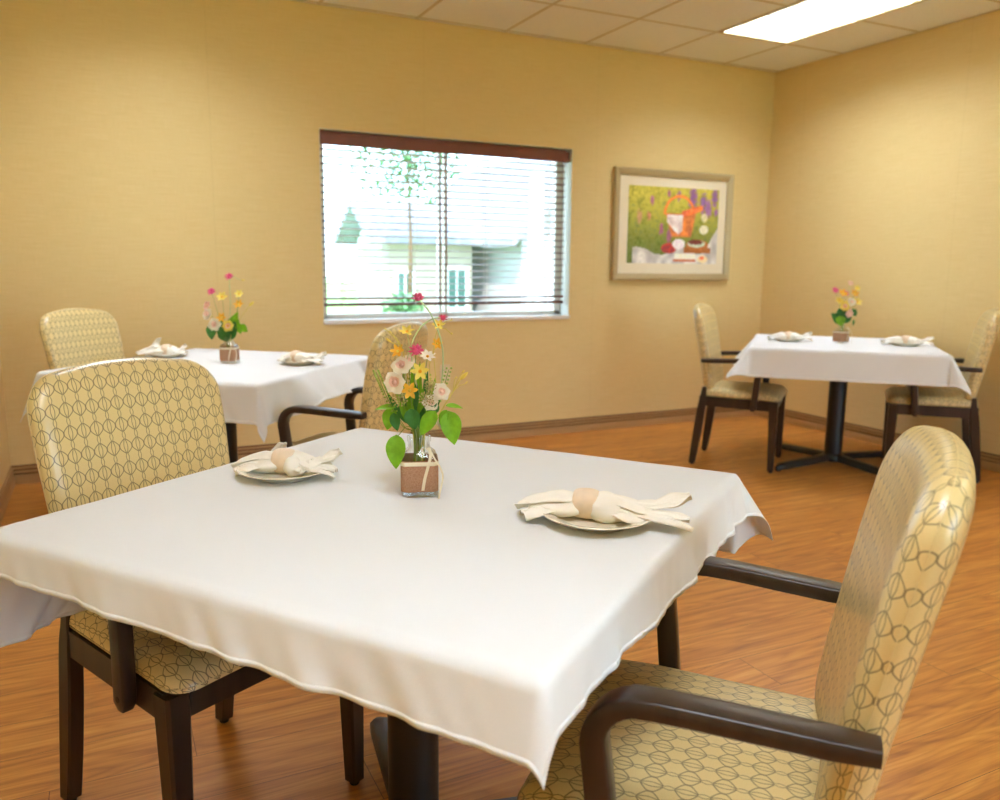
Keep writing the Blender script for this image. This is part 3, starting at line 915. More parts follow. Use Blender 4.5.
def make_cloth(label, loc, rz, drops, betas, lifts=(), seed=0, step=0.010, alpha=14, amp=1.0, fine=1.0, twist=0.0):
    """drops: (u-, u+, v-, v+) ; betas: outward tilt of the hanging tips, keyed by signs; lifts: (axis,sign,centre,halfwidth,tilt)"""
    H = 0.512
    ZT = TOPZ + 0.0035
    def axis(d0, d1):
        a = [-(H + d0)]
        n0 = int(d0 / step); n1 = int(2 * H / (step * 1.6)); n2 = int(d1 / step)
        return [-(H + d0) + d0 * i / n0 for i in range(n0)] + [-H + 2 * H * i / n1 for i in range(n1)] + [H + d1 * i / n2 for i in range(n2 + 1)]
    us, vs_ = axis(drops[0], drops[1]), axis(drops[2], drops[3])
    Rb = 0.013
    def fold(s, al):
        """distance s past the edge -> (out, down) with final tilt al from the vertical"""
        th = pi / 2 - al
        L = Rb * th
        if s <= L:
            q = s / Rb; return Rb * sin(q), Rb * (1 - cos(q))
        o_, d_ = Rb * sin(th), Rb * (1 - cos(th))
        return o_ + (s - L) * sin(al), d_ + (s - L) * cos(al)
    def tilt(ax, sg, c):
        al = radians(alpha)
        al += radians(5) * noise.noise(Vector((c * 3.1, seed * 1.7 + ax * 5 + sg, 0.3)))
        for (a_, s_, cc, hw, tl) in lifts:
            if a_ == ax and s_ == sg:
                k = smooth01(1 - max(0, abs(c - cc) - hw) / 0.10)
                al = al * (1 - k) + radians(tl) * k
        return al
    def wave(ax, sg, c, s):
        f_ = noise.noise(Vector((c * 9.0 * fine, seed + ax * 3.3 + sg * 1.1, 0))) * 0.020 + noise.noise(Vector((c * 24.0 + s * 16, seed + 7 + ax + sg, 1))) * 0.010
        fade = smooth01((H - abs(c)) / 0.10)
        return f_ * amp * fade * (s / 0.16) ** 1.2
    ct, st_ = cos(radians(twist)), sin(radians(twist))
    def pt(u, v):
        u, v = u * ct - v * st_, u * st_ + v * ct
        a, b = abs(u) - H, abs(v) - H
        su, sv = (1 if u > 0 else -1), (1 if v > 0 else -1)
        if a <= 0 and b <= 0: return Vector((u, v, ZT))
        if b <= 0:
            al = tilt(0, su, v); o_, d_ = fold(a, al)
            return Vector((su * (H + o_ + wave(0, su, v, a)), v, ZT - d_))
        if a <= 0:
            al = tilt(1, sv, u); o_, d_ = fold(b, al)
            return Vector((u, sv * (H + o_ + wave(1, sv, u, b)), ZT - d_))
        r = sqrt(a * a + b * b); ph = atan2(b, a)
        be, mode = betas[(su, sv)]
        a0, a1 = tilt(0, su, sv * H), tilt(1, sv, su * H)
        pt_ = atan2(drops[2] if sv < 0 else drops[3], drops[0] if su < 0 else drops[1])
        k = sin(pi / 2 * ph / pt_) if ph < pt_ else sin(pi / 2 * (pi / 2 - ph) / (pi / 2 - pt_))
        base = a0 + (a1 - a0) * ph / (pi / 2)
        al = base + (radians(be) - base) * k ** 0.9
        psi = ph
        if mode: # gathered: the two flaps close towards each other, leaving a narrow standing fold
            q = ph / (pi / 2)
            q2 = q + mode * sin(4 * pi * q) / (4 * pi)
            psi = q2 * pi / 2
        o_, d_ = fold(r, al)
        return Vector((su * (H + o_ * cos(psi)), sv * (H + o_ * sin(psi)), ZT - d_))
    V = [pt(u, v) for v in vs_ for u in us]
    U = [(u, v) for v in vs_ for u in us]
    n = len(us); m = len(vs_)
    F = [(j * n + i, j * n + i + 1, (j + 1) * n + i + 1, (j + 1) * n + i) for j in range(m - 1) for i in range(n - 1)]
    o = mesh('tablecloth', V, F, M['cloth'], None, True, U)
    o.location = loc; o.rotation_euler = (0, 0, rz)
    tag(o, label, 'tablecloth', 'white square tablecloths')
    sd = o.modifiers.new('thickness', 'SOLIDIFY'); sd.thickness = 0.0009; sd.offset = 1
    # stitched hem: a slightly thicker, puckered band along the rim
    ring = [(i, 0) for i in range(n)] + [(n - 1, j) for j in range(1, m)] + [(i, m - 1) for i in range(n - 2, -1, -1)] + [(0, j) for j in range(m - 2, 0, -1)]
    N = len(ring)
    def clampi(i, j, k):
        return (min(max(i, k), n - 1 - k), min(max(j, k), m - 1 - k))
    hv = []
    for q, (i, j) in enumerate(ring):
        p0 = V[j * n + i]; i1, j1 = clampi(i, j, 1); p1 = V[j1 * n + i1]
        d = (p0 - p1)
        pk = 0.0005 * sin(q * 2.1) + 0.0004 * sin(q * 0.9 + 1)
        ii, jj = clampi(i, j, 1); 
        tn = (V[jj * n + min(ii + 1, n - 1)] - V[jj * n + max(ii - 1, 0)]).cross(V[min(jj + 1, m - 1) * n + ii] - V[max(jj - 1, 0) * n + ii]).normalized()
        hv.append([p1 + tn * 0.0011, p0 + d * 0.04 + tn * (0.0013 + pk * 0.6), p0 + d * 0.05 - tn * (0.0004 + pk * 0.6), p1 - tn * 0.0004])
    MB().loft(hv + hv[:1], 0, False, False).build('hem', M['cloth'], o, True)
    return o

t1 = make_table('black pedestal table under the cloth of the front setting', (0.518, 1.450, 0), radians(36.5))
t2 = dup(t1, (0.475, 3.862, 0), radians(48.0), 'black pedestal table under the cloth at the left back by the window wall')
t3 = dup(t1, (4.060, 3.545, 0), radians(-45.5), 'black pedestal table with four-armed base in the far right corner')
# local axes of the front cloth: +u points to the window side right, -u to the camera's left, +v to the far left, -v to the near right
make_cloth('white tablecloth over the large front table with its corner hanging toward the viewer', (0.518, 1.450, 0), radians(36.5),
           (0.083, 0.240, 0.088, 0.235), {(-1, -1): (14, 0.0), (1, -1): (40, 0.0), (1, 1): (48, 0.2), (-1, 1): (34, 0.2)},
           lifts=[(1, 1, 0.06, 0.24, 55)], seed=3, step=0.0075, alpha=14, amp=1.5, twist=-1.8)
make_cloth('white tablecloth on the left back table, a narrow corner fold hanging in front', (0.475, 3.862, 0), radians(48.0),
           (0.16, 0.155, 0.165, 0.16), {(-1, -1): (12, 0.9), (1, -1): (46, 0.2), (1, 1): (40, 0.2), (-1, 1): (20, 0.2)},
           lifts=[(0, 1, 0, 0.0, 20), (1, -1, 0.02, 0.24, 50), (1, 1, 0.0, 0.24, 55)], seed=11, step=0.011, alpha=12, amp=0.8)
make_cloth('white tablecloth with flared corners on the table in the far right corner', (4.060, 3.545, 0), radians(-45.5),
           (0.165, 0.165, 0.175, 0.15), {(-1, -1): (44, 0.1), (1, -1): (34, 0.1), (1, 1): (5, 0.2), (-1, 1): (18, 0.2)},
           lifts=[(0, -1, 0.0, 0.25, 40), (0, 1, 0.0, 0.25, 40)], seed=23, step=0.012, alpha=9, amp=0.6, fine=0.6)
CZ = TOPZ + 0.0035 + 0.0012

# ------------------------------------------------------------------ plates, napkins, rings
def make_plate(label, x, y):
    pr = [(0.0001, 0.0055), (0.055, 0.0055), (0.064, 0.008), (0.078, 0.0155), (0.096, 0.0200), (0.0985, 0.0205), (0.0995, 0.0195), (0.0985, 0.0180), (0.080, 0.0120), (0.066, 0.0045), (0.060, 0.0022), (0.058, 0.0), (0.053, 0.0), (0.052, 0.0022), (0.0001, 0.0022)]
    o = autosmooth(MB().lathe(pr, (0, 0, 0), 56).build('side_plate', M['plate']), 50)
    o.location = (x, y, CZ)
    return tag(o, label, 'plate', 'cream side plates')

def sheet(path, widths, lift, ruf=0.0, seed=0, nu=26, nv=15, side=(0, 1, 0), curl=0.0):
    """a strip of cloth along path; lift = crown of its cross section, ruf = ripple, curl = how far the rims roll up"""
    P_ = crom(path, max(2, nu // (len(path) - 1)))
    n = len(P_) - 1
    V, F = [], []
    sd = Vector(side)
    for i, q in enumerate(P_):
        u = i / n
        k = u * (len(widths) - 1); a = int(min(k, len(widths) - 2)); wd_ = widths[a] + (widths[a + 1] - widths[a]) * smooth01(k - a)
        ka = u * (len(lift) - 1); b = int(min(ka, len(lift) - 2)); lf = lift[b] + (lift[b + 1] - lift[b]) * (ka - b)
        d = (P_[min(i + 1, n)] - P_[max(i - 1, 0)]).normalized()
        s_ = (sd - d * sd.dot(d)).normalized(); up_ = d.cross(s_)
        if up_.z < 0: up_ = -up_
        for j in range(nv):
            v = 2 * j / (nv - 1) - 1
            z = lf * (1 - v * v) + ruf * u * sin(v * 7.5 + seed + u * 2.5) + ruf * 0.5 * u * sin(v * 15 + seed * 2)
            z += curl * u * max(0, abs(v) - 0.55) ** 1.5 * 3
            V.append(q + s_ * (wd_ * v * (1 - 0.06 * cos(seed + u * 9) * abs(v))) + up_ * z)
    for i in range(n):
        for j in range(nv - 1):
            a = i * nv + j
            F.append((a, a + 1, a + nv + 1, a + nv))
    return V, F

def make_napkin(label, x, y, ang, rx, left, right, seed=0, perk=None):
    """x,y: plate centre; rx: offset of the ring along the napkin. left/right: reach to either side in metres"""
    mb = MB()
    r0 = 0.0155
    zb = 0.030
    L, R_ = -left, right
    # left side: two loose lobes spreading from the ring
    def lobes(sg, reach, spread, rise, sd):
        tip = sg * reach
        zt = 0.012 if reach > 0.1 else 0.022
        mb.add(*sheet([(0, 0, zb + 0.004), (tip * 0.35, 0.004, zb + 0.006), (tip * 0.75, spread * 0.5, zb * 0.8 + rise * 0.3), (tip, spread * 0.9, zt + rise)], [0.013, 0.026, 0.034, 0.026], [0.011, 0.016, 0.012, 0.006], 0.005, sd, curl=0.01))
        mb.add(*sheet([(0, 0, zb - 0.006), (tip * 0.35, -0.006, zb - 0.004), (tip * 0.7, -spread * 0.6, zb * 0.55), (tip * 0.92, -spread * 1.2, zt * 0.8)], [0.013, 0.024, 0.030, 0.024], [-0.008, 0.004, 0.010, 0.008], 0.004, sd + 2))
        mb.add(*sheet([(0, 0, zb), (tip * 0.3, 0.0, zb), (tip * 0.6, -spread * 0.1, zb * 0.8), (tip * 0.84, -spread * 0.2, zt + 0.006)], [0.012, 0.022, 0.026, 0.020], [0.004, 0.009, 0.012, 0.010], 0.006, sd + 4))
    lobes(-1, left, 0.022, 0.004, seed)
    lobes(1, right * 0.62, 0.016, 0.004, seed + 1.5)
    # full rolled body just right of the ring
    rings = []
    for i in range(15):
        u = i / 14
        rad = (0.0150 + 0.016 * sin(min(1, u * 3.0) * pi / 2)) * (1 - smooth01((u - 0.35) / 0.65) * 0.72)
        cx = right * 0.52 * u
        rings.append([(cx, rad * 1.15 * cos(a) * (1 + 0.10 * sin(3 * a + seed + u * 3)), zb + rad * 0.86 * sin(a) * (1 + 0.12 * sin(4 * a + seed + 2 * u)) - 0.008 * u) for a in [2 * pi * k / 22 for k in range(22)]])
    mb.loft(rings, 0, True, True)
    rings = []
    for i in range(13):
        u = i / 12
        rad = (0.0148 + 0.011 * sin(min(1, u * 2.0) * pi / 2)) * (1 - 0.45 * u * u)
        cx = -left * 0.72 * u
        rings.append([(cx, rad * 1.35 * cos(a) * (1 + 0.10 * sin(3 * a + seed + 1 + u * 4)), zb + rad * 0.72 * sin(a) * (1 + 0.14 * sin(5 * a + seed + 2 * u)) - 0.012 * u) for a in [2 * pi * k / 20 for k in range(20)]])
    mb.loft(rings, 0, True, True)
    # right side: three petals fanning out
    mb.add(*sheet([(right * 0.40, 0.004, zb + 0.002), (right * 0.62, 0.012, zb + 0.002), (right * 0.82, 0.020, zb + 0.010), (right * 0.98, 0.026, zb + 0.020)], [0.010, 0.010, 0.020, 0.006], [0.004, 0.003, 0.004, 0.0], 0.003, seed, side=(0.2, 1, 0.6), curl=0.012))
    mb.add(*sheet([(right * 0.30, -0.010, zb - 0.004), (right * 0.58, -0.018, zb - 0.008), (right * 0.80, -0.026, 0.020), (right, -0.034, 0.010)], [0.012, 0.014, 0.017, 0.004], [0.006, 0.005, 0.004, 0.001], 0.003, seed + 3))
    mb.add(*sheet([(right * 0.30, 0.012, zb), (right * 0.5, 0.028, zb - 0.002), (right * 0.64, 0.044, 0.028), (right * 0.74, 0.056, 0.026)], [0.010, 0.014, 0.012, 0.003], [0.006, 0.006, 0.004, 0.001], 0.003, seed + 5, side=(-.5, 1, 0.3)))
    mb.add(*sheet([(right * 0.35, -0.004, zb - 0.004), (right * 0.6, -0.004, zb - 0.006), (right * 0.85, -0.008, 0.022), (right * 0.97, -0.010, 0.020)], [0.012, 0.018, 0.022, 0.010], [0.006, 0.005, 0.003, 0.001], 0.004, seed + 6))
    if perk:   # a corner of the napkin standing up beside the ring
        px_, h, lean = perk
        mb.add(*sheet([(px_, 0.006, zb), (px_ + 0.004, 0.012, zb + h * 0.4), (px_ + lean * 0.5, 0.014, zb + h * 0.8), (px_ + lean, 0.012, zb + h)], [0.022, 0.018, 0.011, 0.002], [0.004, 0.004, 0.003, 0.0], 0.002, seed, side=(1, 0.3, 0.0)))
        mb.add(*sheet([(0, 0, zb + 0.002), (px_ * 0.5, 0.002, zb + 0.006), (px_, 0.004, zb + h * 0.30), (-left * 0.75, 0.006, zb * 0.9)], [0.014, 0.018, 0.022, 0.024], [0.01, 0.012, 0.010, 0.006], 0.003, seed + 1))
    U = [(v.x, v.y) for v in mb.v]
    o = mesh('napkin', mb.v, mb.f, M['napkin'], None, True, U)
    sd = o.modifiers.new('thickness', 'SOLIDIFY'); sd.thickness = 0.0011; sd.offset = 0
    c, s = cos(ang), sin(ang)
    o.location = (x + c * rx, y + s * rx, CZ); o.rotation_euler = (0, 0, ang)
    return tag(o, label, 'napkin', 'ivory cloth napkins')

def make_ring(label, x, y, ang, rx):
    prof = []
    n = 14
    for k in range(n + 1):
        a = -pi / 2 + pi * k / n
        prof.append((0.0180 + 0.0095 * cos(a) ** 0.8 if cos(a) > 1e-6 else 0.0180, 0.0235 * sin(a)))
    prof = prof + [(0.0172, 0.0225), (0.0165, 0.0), (0.0172, -0.0225)]
    nn = 36
    rings = [[(z, r * cos(2 * pi * j / nn), r * sin(2 * pi * j / nn)) for j in range(nn)] for r, z in prof]
    o = autosmooth(MB().loft(rings + rings[:1], 0, False, False).build('napkin_ring', M['ring']), 60)
    c, s = cos(ang), sin(ang)
    o.location = (x + c * rx, y + s * rx, CZ + 0.0335); o.rotation_euler = (0, 0, ang)
    return tag(o, label, 'napkin ring', 'pale wooden napkin rings')

SET = [  # x, y, napkin angle, ring offset, left, right, seed, perk, where
    (0.768, 1.172, -38, -0.020, 0.120, 0.185, 1.0, None, 'at the right of the front table'),
    (0.330, 1.718, -33, 0.000, 0.110, 0.120, 2.2, (-0.022, 0.040, 0.022), 'at the far left of the front table'),
    (0.265, 4.215, -22, 0.005, 0.140, 0.090, 3.1, (-0.060, 0.060, 0.030), 'on the left side of the left back table'),
    (0.790, 3.690, -50, -0.015, 0.075, 0.150, 4.4, None, 'on the right side of the left back table'),
    (3.845, 3.765, -44, 0.000, 0.120, 0.140, 5.2, (-0.050, 0.025, 0.010), 'on the left side of the far right table'),
    (4.305, 3.290, -52, 0.000, 0.130, 0.150, 6.7, None, 'on the right side of the far right table'),
]
NAP_W = ['loosely fanned ivory napkin with splayed tips', 'ivory napkin with a corner peaking up', 'ivory napkin with a tall folded peak', 'flat fanned ivory napkin', 'folded ivory napkin with a low hump', 'blunt ended ivory napkin']
for (x, y, an, rx, l, r, sd_, pk, where), nw in zip(SET, NAP_W):
    make_plate('cream side plate ' + where, x, y)
    make_napkin(nw + ' ' + where, x, y, radians(an), rx, l, r, sd_, pk)
    make_ring('pale barrel shaped napkin ring ' + where, x, y, radians(an), rx)

# ------------------------------------------------------------------ jars with flowers
def sq_ring(h, z, rnd, n=6):
    ol = round_outline([(-h, -h, rnd), (h, -h, rnd), (h, h, rnd), (-h, h, rnd)], n)
    return ol, z
def jar(label, x, y, rz, S=1.0):
    t = thing('glass_jar', label, 'vase', (x, y, CZ), rz, 'burlap wrapped glass jars')
    # square bottle body, round neck; one closed wall of glass
    N = 48
    def ring(h, z, k):   # k: 0 round .. 1 square
        out = []
        for j in range(N):
            a = 2 * pi * j / N
            e = 1 / max(abs(cos(a)), abs(sin(a)))
            e = min(e, 1.26)
            q = h * (1 + (e - 1) * k)
            out.append((q * cos(a + pi / 4 * 0), q * sin(a), z))
        return out
    o_ = [(0.010, 0.0, 1), (0.030, 0.0, 1), (0.0335, 0.003, 1), (0.035, 0.008, 1), (0.035, 0.074, 1), (0.033, 0.082, 0.9), (0.026, 0.090, 0.5), (0.0215, 0.094, 0.1), (0.021, 0.106, 0), (0.0235, 0.108, 0), (0.0238, 0.116, 0), (0.022, 0.118, 0)]
    i_ = [(0.0195, 0.117, 0), (0.0185, 0.108, 0), (0.0188, 0.094, 0.1), (0.023, 0.087, 0.5), (0.030, 0.080, 0.9), (0.0318, 0.073, 1), (0.0318, 0.012, 1), (0.029, 0.008, 1), (0.010, 0.0065, 1)]
    rings = [ring(h * S, z * S, k) for h, z, k in o_ + i_]
    autosmooth(MB().loft(rings).build('bottle', M['glass'], t), 60)
    wr = [ring(0.0358 * S, 0.012 * S, 1), ring(0.0366 * S, 0.013 * S, 1), ring(0.0366 * S, 0.073 * S, 1), ring(0.0358 * S, 0.074 * S, 1)]
    autosmooth(MB().loft(wr + wr[:1], 0, False, False).build('burlap_wrap', M['burlap'], t), 60)
    rb = MB()
    a = [ring(0.0369 * S, 0.064 * S, 1), ring(0.0374 * S, 0.065 * S, 1), ring(0.0374 * S, 0.071 * S, 1), ring(0.0369 * S, 0.072 * S, 1)]
    rb.loft(a + a[:1], 0, False, False)
    def band(path, w_):
        P_ = crom([Vector(q) * S for q in path], 6)
        rr = []
        for q in P_:
            rr.append([q + Vector((-w_ / 2, 0, 0)), q + Vector((w_ / 2, 0, 0)), q + Vector((w_ / 2, 0.0006, 0)), q + Vector((-w_ / 2, 0.0006, 0))])
        rb.loft(rr)
    band([(0.019, -0.030, 0.100), (0.021, -0.038, 0.085), (0.017, -0.0405, 0.066), (0.010, -0.0405, 0.040), (0.006, -0.040, 0.016)], 0.006)
    band([(0.020, -0.034, 0.096), (0.030, -0.041, 0.078), (0.040, -0.044, 0.062), (0.044, -0.046, 0.044), (0.040, -0.048, 0.020), (0.036, -0.050, 0.002)], 0.0035)
    band([(0.020, -0.034, 0.092), (0.012, -0.034, 0.100), (0.004, -0.032, 0.096), (0.012, -0.034, 0.088), (0.022, -0.036, 0.092)], 0.005)
    rb.build('ribbon', M['ribbon'], t, False)
    return t

def petal(L_, W_, cup, base, d, up_, twist=0.0, nu=5, nv=5, tipx=0.6, recurve=0.0):
    """one petal growing from base along d, cupped towards up_"""
    d = Vector(d).normalized(); up_ = Vector(up_); up_ = (up_ - d * up_.dot(d)).normalized(); s_ = d.cross(up_)
    V, F = [], []
    for i in range(nu):
        u = i / (nu - 1)
        wv = W_ * (sin(pi * min(1, u * tipx + (1 - tipx) * u * u + 0.06)) ** 0.7 if u < 1 else 0.05)
        for j in range(nv):
            v = 2 * j / (nv - 1) - 1
            V.append(Vector(base) + d * (L_ * u) + s_ * (wv * v) + up_ * (cup * L_ * (u * u) * 0.8 + cup * wv * v * v * 0.8 - recurve * L_ * u ** 3))
    for i in range(nu - 1):
        for j in range(nv - 1):
            a = i * nv + j; F.append((a, a + 1, a + nv + 1, a + nv))
    return V, F

class Bloom:
    def __init__(s, root, o): s.root = root
def frame_of(ax):
    ax = Vector(ax).normalized()
    a = ax.cross(Vector((0, 0, 1)))
    if a.length < 0.1: a = ax.cross(Vector((1, 0, 0)))
    a.normalize(); return ax, a, ax.cross(a)

def blossom(kind, c, ax, size, parent, rnd, mat=None):
    ax, a, b = frame_of(ax); c = Vector(c)
    dirv = lambda an: a * cos(an) + b * sin(an)
    if kind == 'rose':
        mb = MB()
        for ring_, (n, tilt_, k) in enumerate([(6, 80, 1.0), (6, 60, 0.84), (5, 38, 0.66), (4, 16, 0.52)]):
            for i in range(n):
                an = 2 * pi * i / n + ring_ * 0.6 + rnd.random() * 0.2
                tl = radians(tilt_ + rnd.uniform(-9, 9)); k = (1.0, 0.84, 0.66, 0.52)[ring_] * rnd.uniform(0.84, 1.08)
                d = dirv(an) * sin(tl) + ax * cos(tl)
                mb.add(*petal(size * k, size * 0.48 * k, 0.26, c + dirv(an) * size * 0.05, d, ax * sin(tl) - dirv(an) * cos(tl), recurve=0.15), 1 if ring_ >= 2 else 0)
        o = mb.build('blossom', M[mat or 'cream'], parent, True, [M['blush']])
        MB().add(*ball(c + ax * size * 0.30, size * 0.20)).build('flower_center', M['orange' if mat == 'yellow' else 'blush'], o, True)
    elif kind in ('star', 'daisy'):
        mb = MB(); n = 6 if kind == 'star' else 8
        for i in range(n):
            an = 2 * pi * i / n + rnd.random() * 0.15
            tl = radians(62 + rnd.random() * 14)
            d = dirv(an) * sin(tl) + ax * cos(tl)
            mb.add(*petal(size, size * 0.24, 0.1, c, d, ax * sin(tl) - dirv(an) * cos(tl), recurve=0.12))
        o = mb.build('blossom', M[mat or 'yellow'], parent, True)
        MB().add(*ball(c + ax * size * 0.12, size * 0.17)).build('flower_center', M['orange' if mat != 'orange' else 'yellow'], o, True)
    elif kind == 'cluster':
        mb = MB()
        for i in range(26):
            an = i * 2.4; tl = radians(10 + 95 * i / 26)
            d = dirv(an) * sin(tl) + ax * cos(tl)
            mb.add(*petal(size * 0.62, size * 0.14, 0.2, c + d * size * 0.28, d, dirv(an + 1.57), nu=4, nv=3))
        mb.add(*ball(c, size * 0.45))
        mb.build('blossom', M[mat or 'pink'], parent, True)
    elif kind == 'umbel':
        mb = MB()
        for i in range(34):
            an = i * 2.4; tl = radians(75 * sqrt(i / 34))
            d = dirv(an) * sin(tl) + ax * cos(tl)
            e = c + d * size
            mb.tube([c - ax * size * 0.2, e], 0.0004, 4)
            mb.add(*ball(e, size * 0.11, 5, 4))
        mb.build('blossom', M['dry'], parent, True)
    elif kind == 'bud':
        rings = []
        for i in range(8):
            u = i / 7; r = size * 0.22 * sin(pi * min(0.98, u * 0.9 + 0.08)) ** 0.8
            q = c + ax * size * 1.2 * u
            rings.append([q + dirv(2 * pi * j / 8) * r for j in range(8)])
        MB().loft(rings).build('bud', M[mat or 'yellow'], parent, True)

def ball(c, r, n=10, m=7):
    V = [Vector(c) + Vector((0, 0, r))]; F = []
    for i in range(1, m):
        for j in range(n):
            a, b = pi * i / m, 2 * pi * j / n
            V.append(Vector(c) + Vector((r * sin(a) * cos(b), r * sin(a) * sin(b), r * cos(a))))
    V.append(Vector(c) - Vector((0, 0, r)))
    for j in range(n):
        k = (j + 1) % n
        F.append((0, 1 + j, 1 + k)); F.append((len(V) - 1, 1 + (m - 2) * n + k, 1 + (m - 2) * n + j))
        for i in range(m - 2):
            F.append((1 + i * n + j, 1 + (i + 1) * n + j, 1 + (i + 1) * n + k, 1 + i * n + k))
    return V, F

def leaf_mesh(base, tip, width, droop, normal, parent, mat):
    base, tip = Vector(base), Vector(tip)
    d = tip - base; L_ = d.length; dn = d.normalized()
    nrm = Vector(normal); nrm = (nrm - dn * nrm.dot(dn)).normalized(); s_ = dn.cross(nrm)
    V, F = [], []
    nu, nv = 12, 7
    for i in range(nu + 1):
        u = i / nu
        wv = width * 0.5 * (sin(pi * u ** 0.72) ** 0.85 if 0 < u < 1 else 0.0) + 0.0003
        for j in range(nv):
            v = 2 * j / (nv - 1) - 1
            V.append(base + dn * L_ * u + s_ * wv * v + nrm * (droop * sin(pi * u) * L_ + 0.25 * wv * abs(v) + 0.03 * wv * sin(u * 20) * abs(v)))
    for i in range(nu):
        for j in range(nv - 1):
            a = i * nv + j; F.append((a, a + 1, a + nv + 1, a + nv))
    o = mesh('leaf', V, F, M[mat], parent, True)
    return o

def bouquet(jx, jy, rz, specs, grp, S=1.0):
    """specs are in the jar's own frame: x across, z up, y depth, metres"""
    rnd = random.Random(7)
    for sp in specs:
        kind, head, lab = sp['k'], Vector(sp['p']) * S, sp['l']
        ax = Vector(sp.get('ax', (0.1, -0.7, 0.5)))
        root = thing(sp['n'], lab, sp['c'], (jx, jy, CZ), rz, grp)
        st = Vector((head.x * 0.12 + rnd.uniform(-.008, .008), head.y * 0.3 + rnd.uniform(-.006, .006), 0.014)) * 1.0
        neck = Vector((max(-.011, min(.011, head.x * 0.2)), max(-.011, min(.011, head.y * 0.3 + rnd.uniform(-.005, .005))), 0.117 * S))
        pts = [st, neck] + [Vector(q) * S for q in sp.get('via', [])] + [head]
        MB().tube(crom(pts, 6), sp.get('r', 0.0010), 6, taper=0.7).build('stem', M[sp.get('sm', 'stem')], root, True)
        if kind == 'leaves':
            for (b, e, w_, nm, mt) in sp['lv']:
                leaf_mesh(Vector(b) * S, Vector(e) * S, w_ * S, sp.get('dr', 0.05), nm, root, mt)
        elif kind == 'sprig':
            m_ = MB()
            P_ = crom(pts, 6)
            k = 0
            for i in range(len(P_) // 2, len(P_)):
                for sgn in (-1, 1):
                    q = P_[i] + Vector((sgn * 0.0045, 0.001 * sgn, 0.002))
                    m_.add(*ball(q, 0.0022 * S, 6, 5))
            m_.build('buds', M[sp.get('m', 'bud')], root, True)
        else:
            blossom(kind, head, ax, sp['s'] * S * 1.28, root, rnd, sp.get('m'))
            for q, s2 in sp.get('more', []):
                MB().tube([Vector(sp.get('from', neck)) * (S if 'from' in sp else 1), (Vector(q) * S + Vector(sp.get('from', neck))) / 2 + Vector((0, 0, .004)), Vector(q) * S], 0.0007, 5).build('twig', M[sp.get('sm', 'stem')], root, True)
                blossom('bud', Vector(q) * S, ax, s2 * S, root, rnd, sp.get('m'))

k = 1 / 507.0
def P(px, py, d=0.0):          # offsets from the jar's foot measured in the front bouquet, metres
    return ((px - 419) * k, d, (494 - py) * k * 1.01)

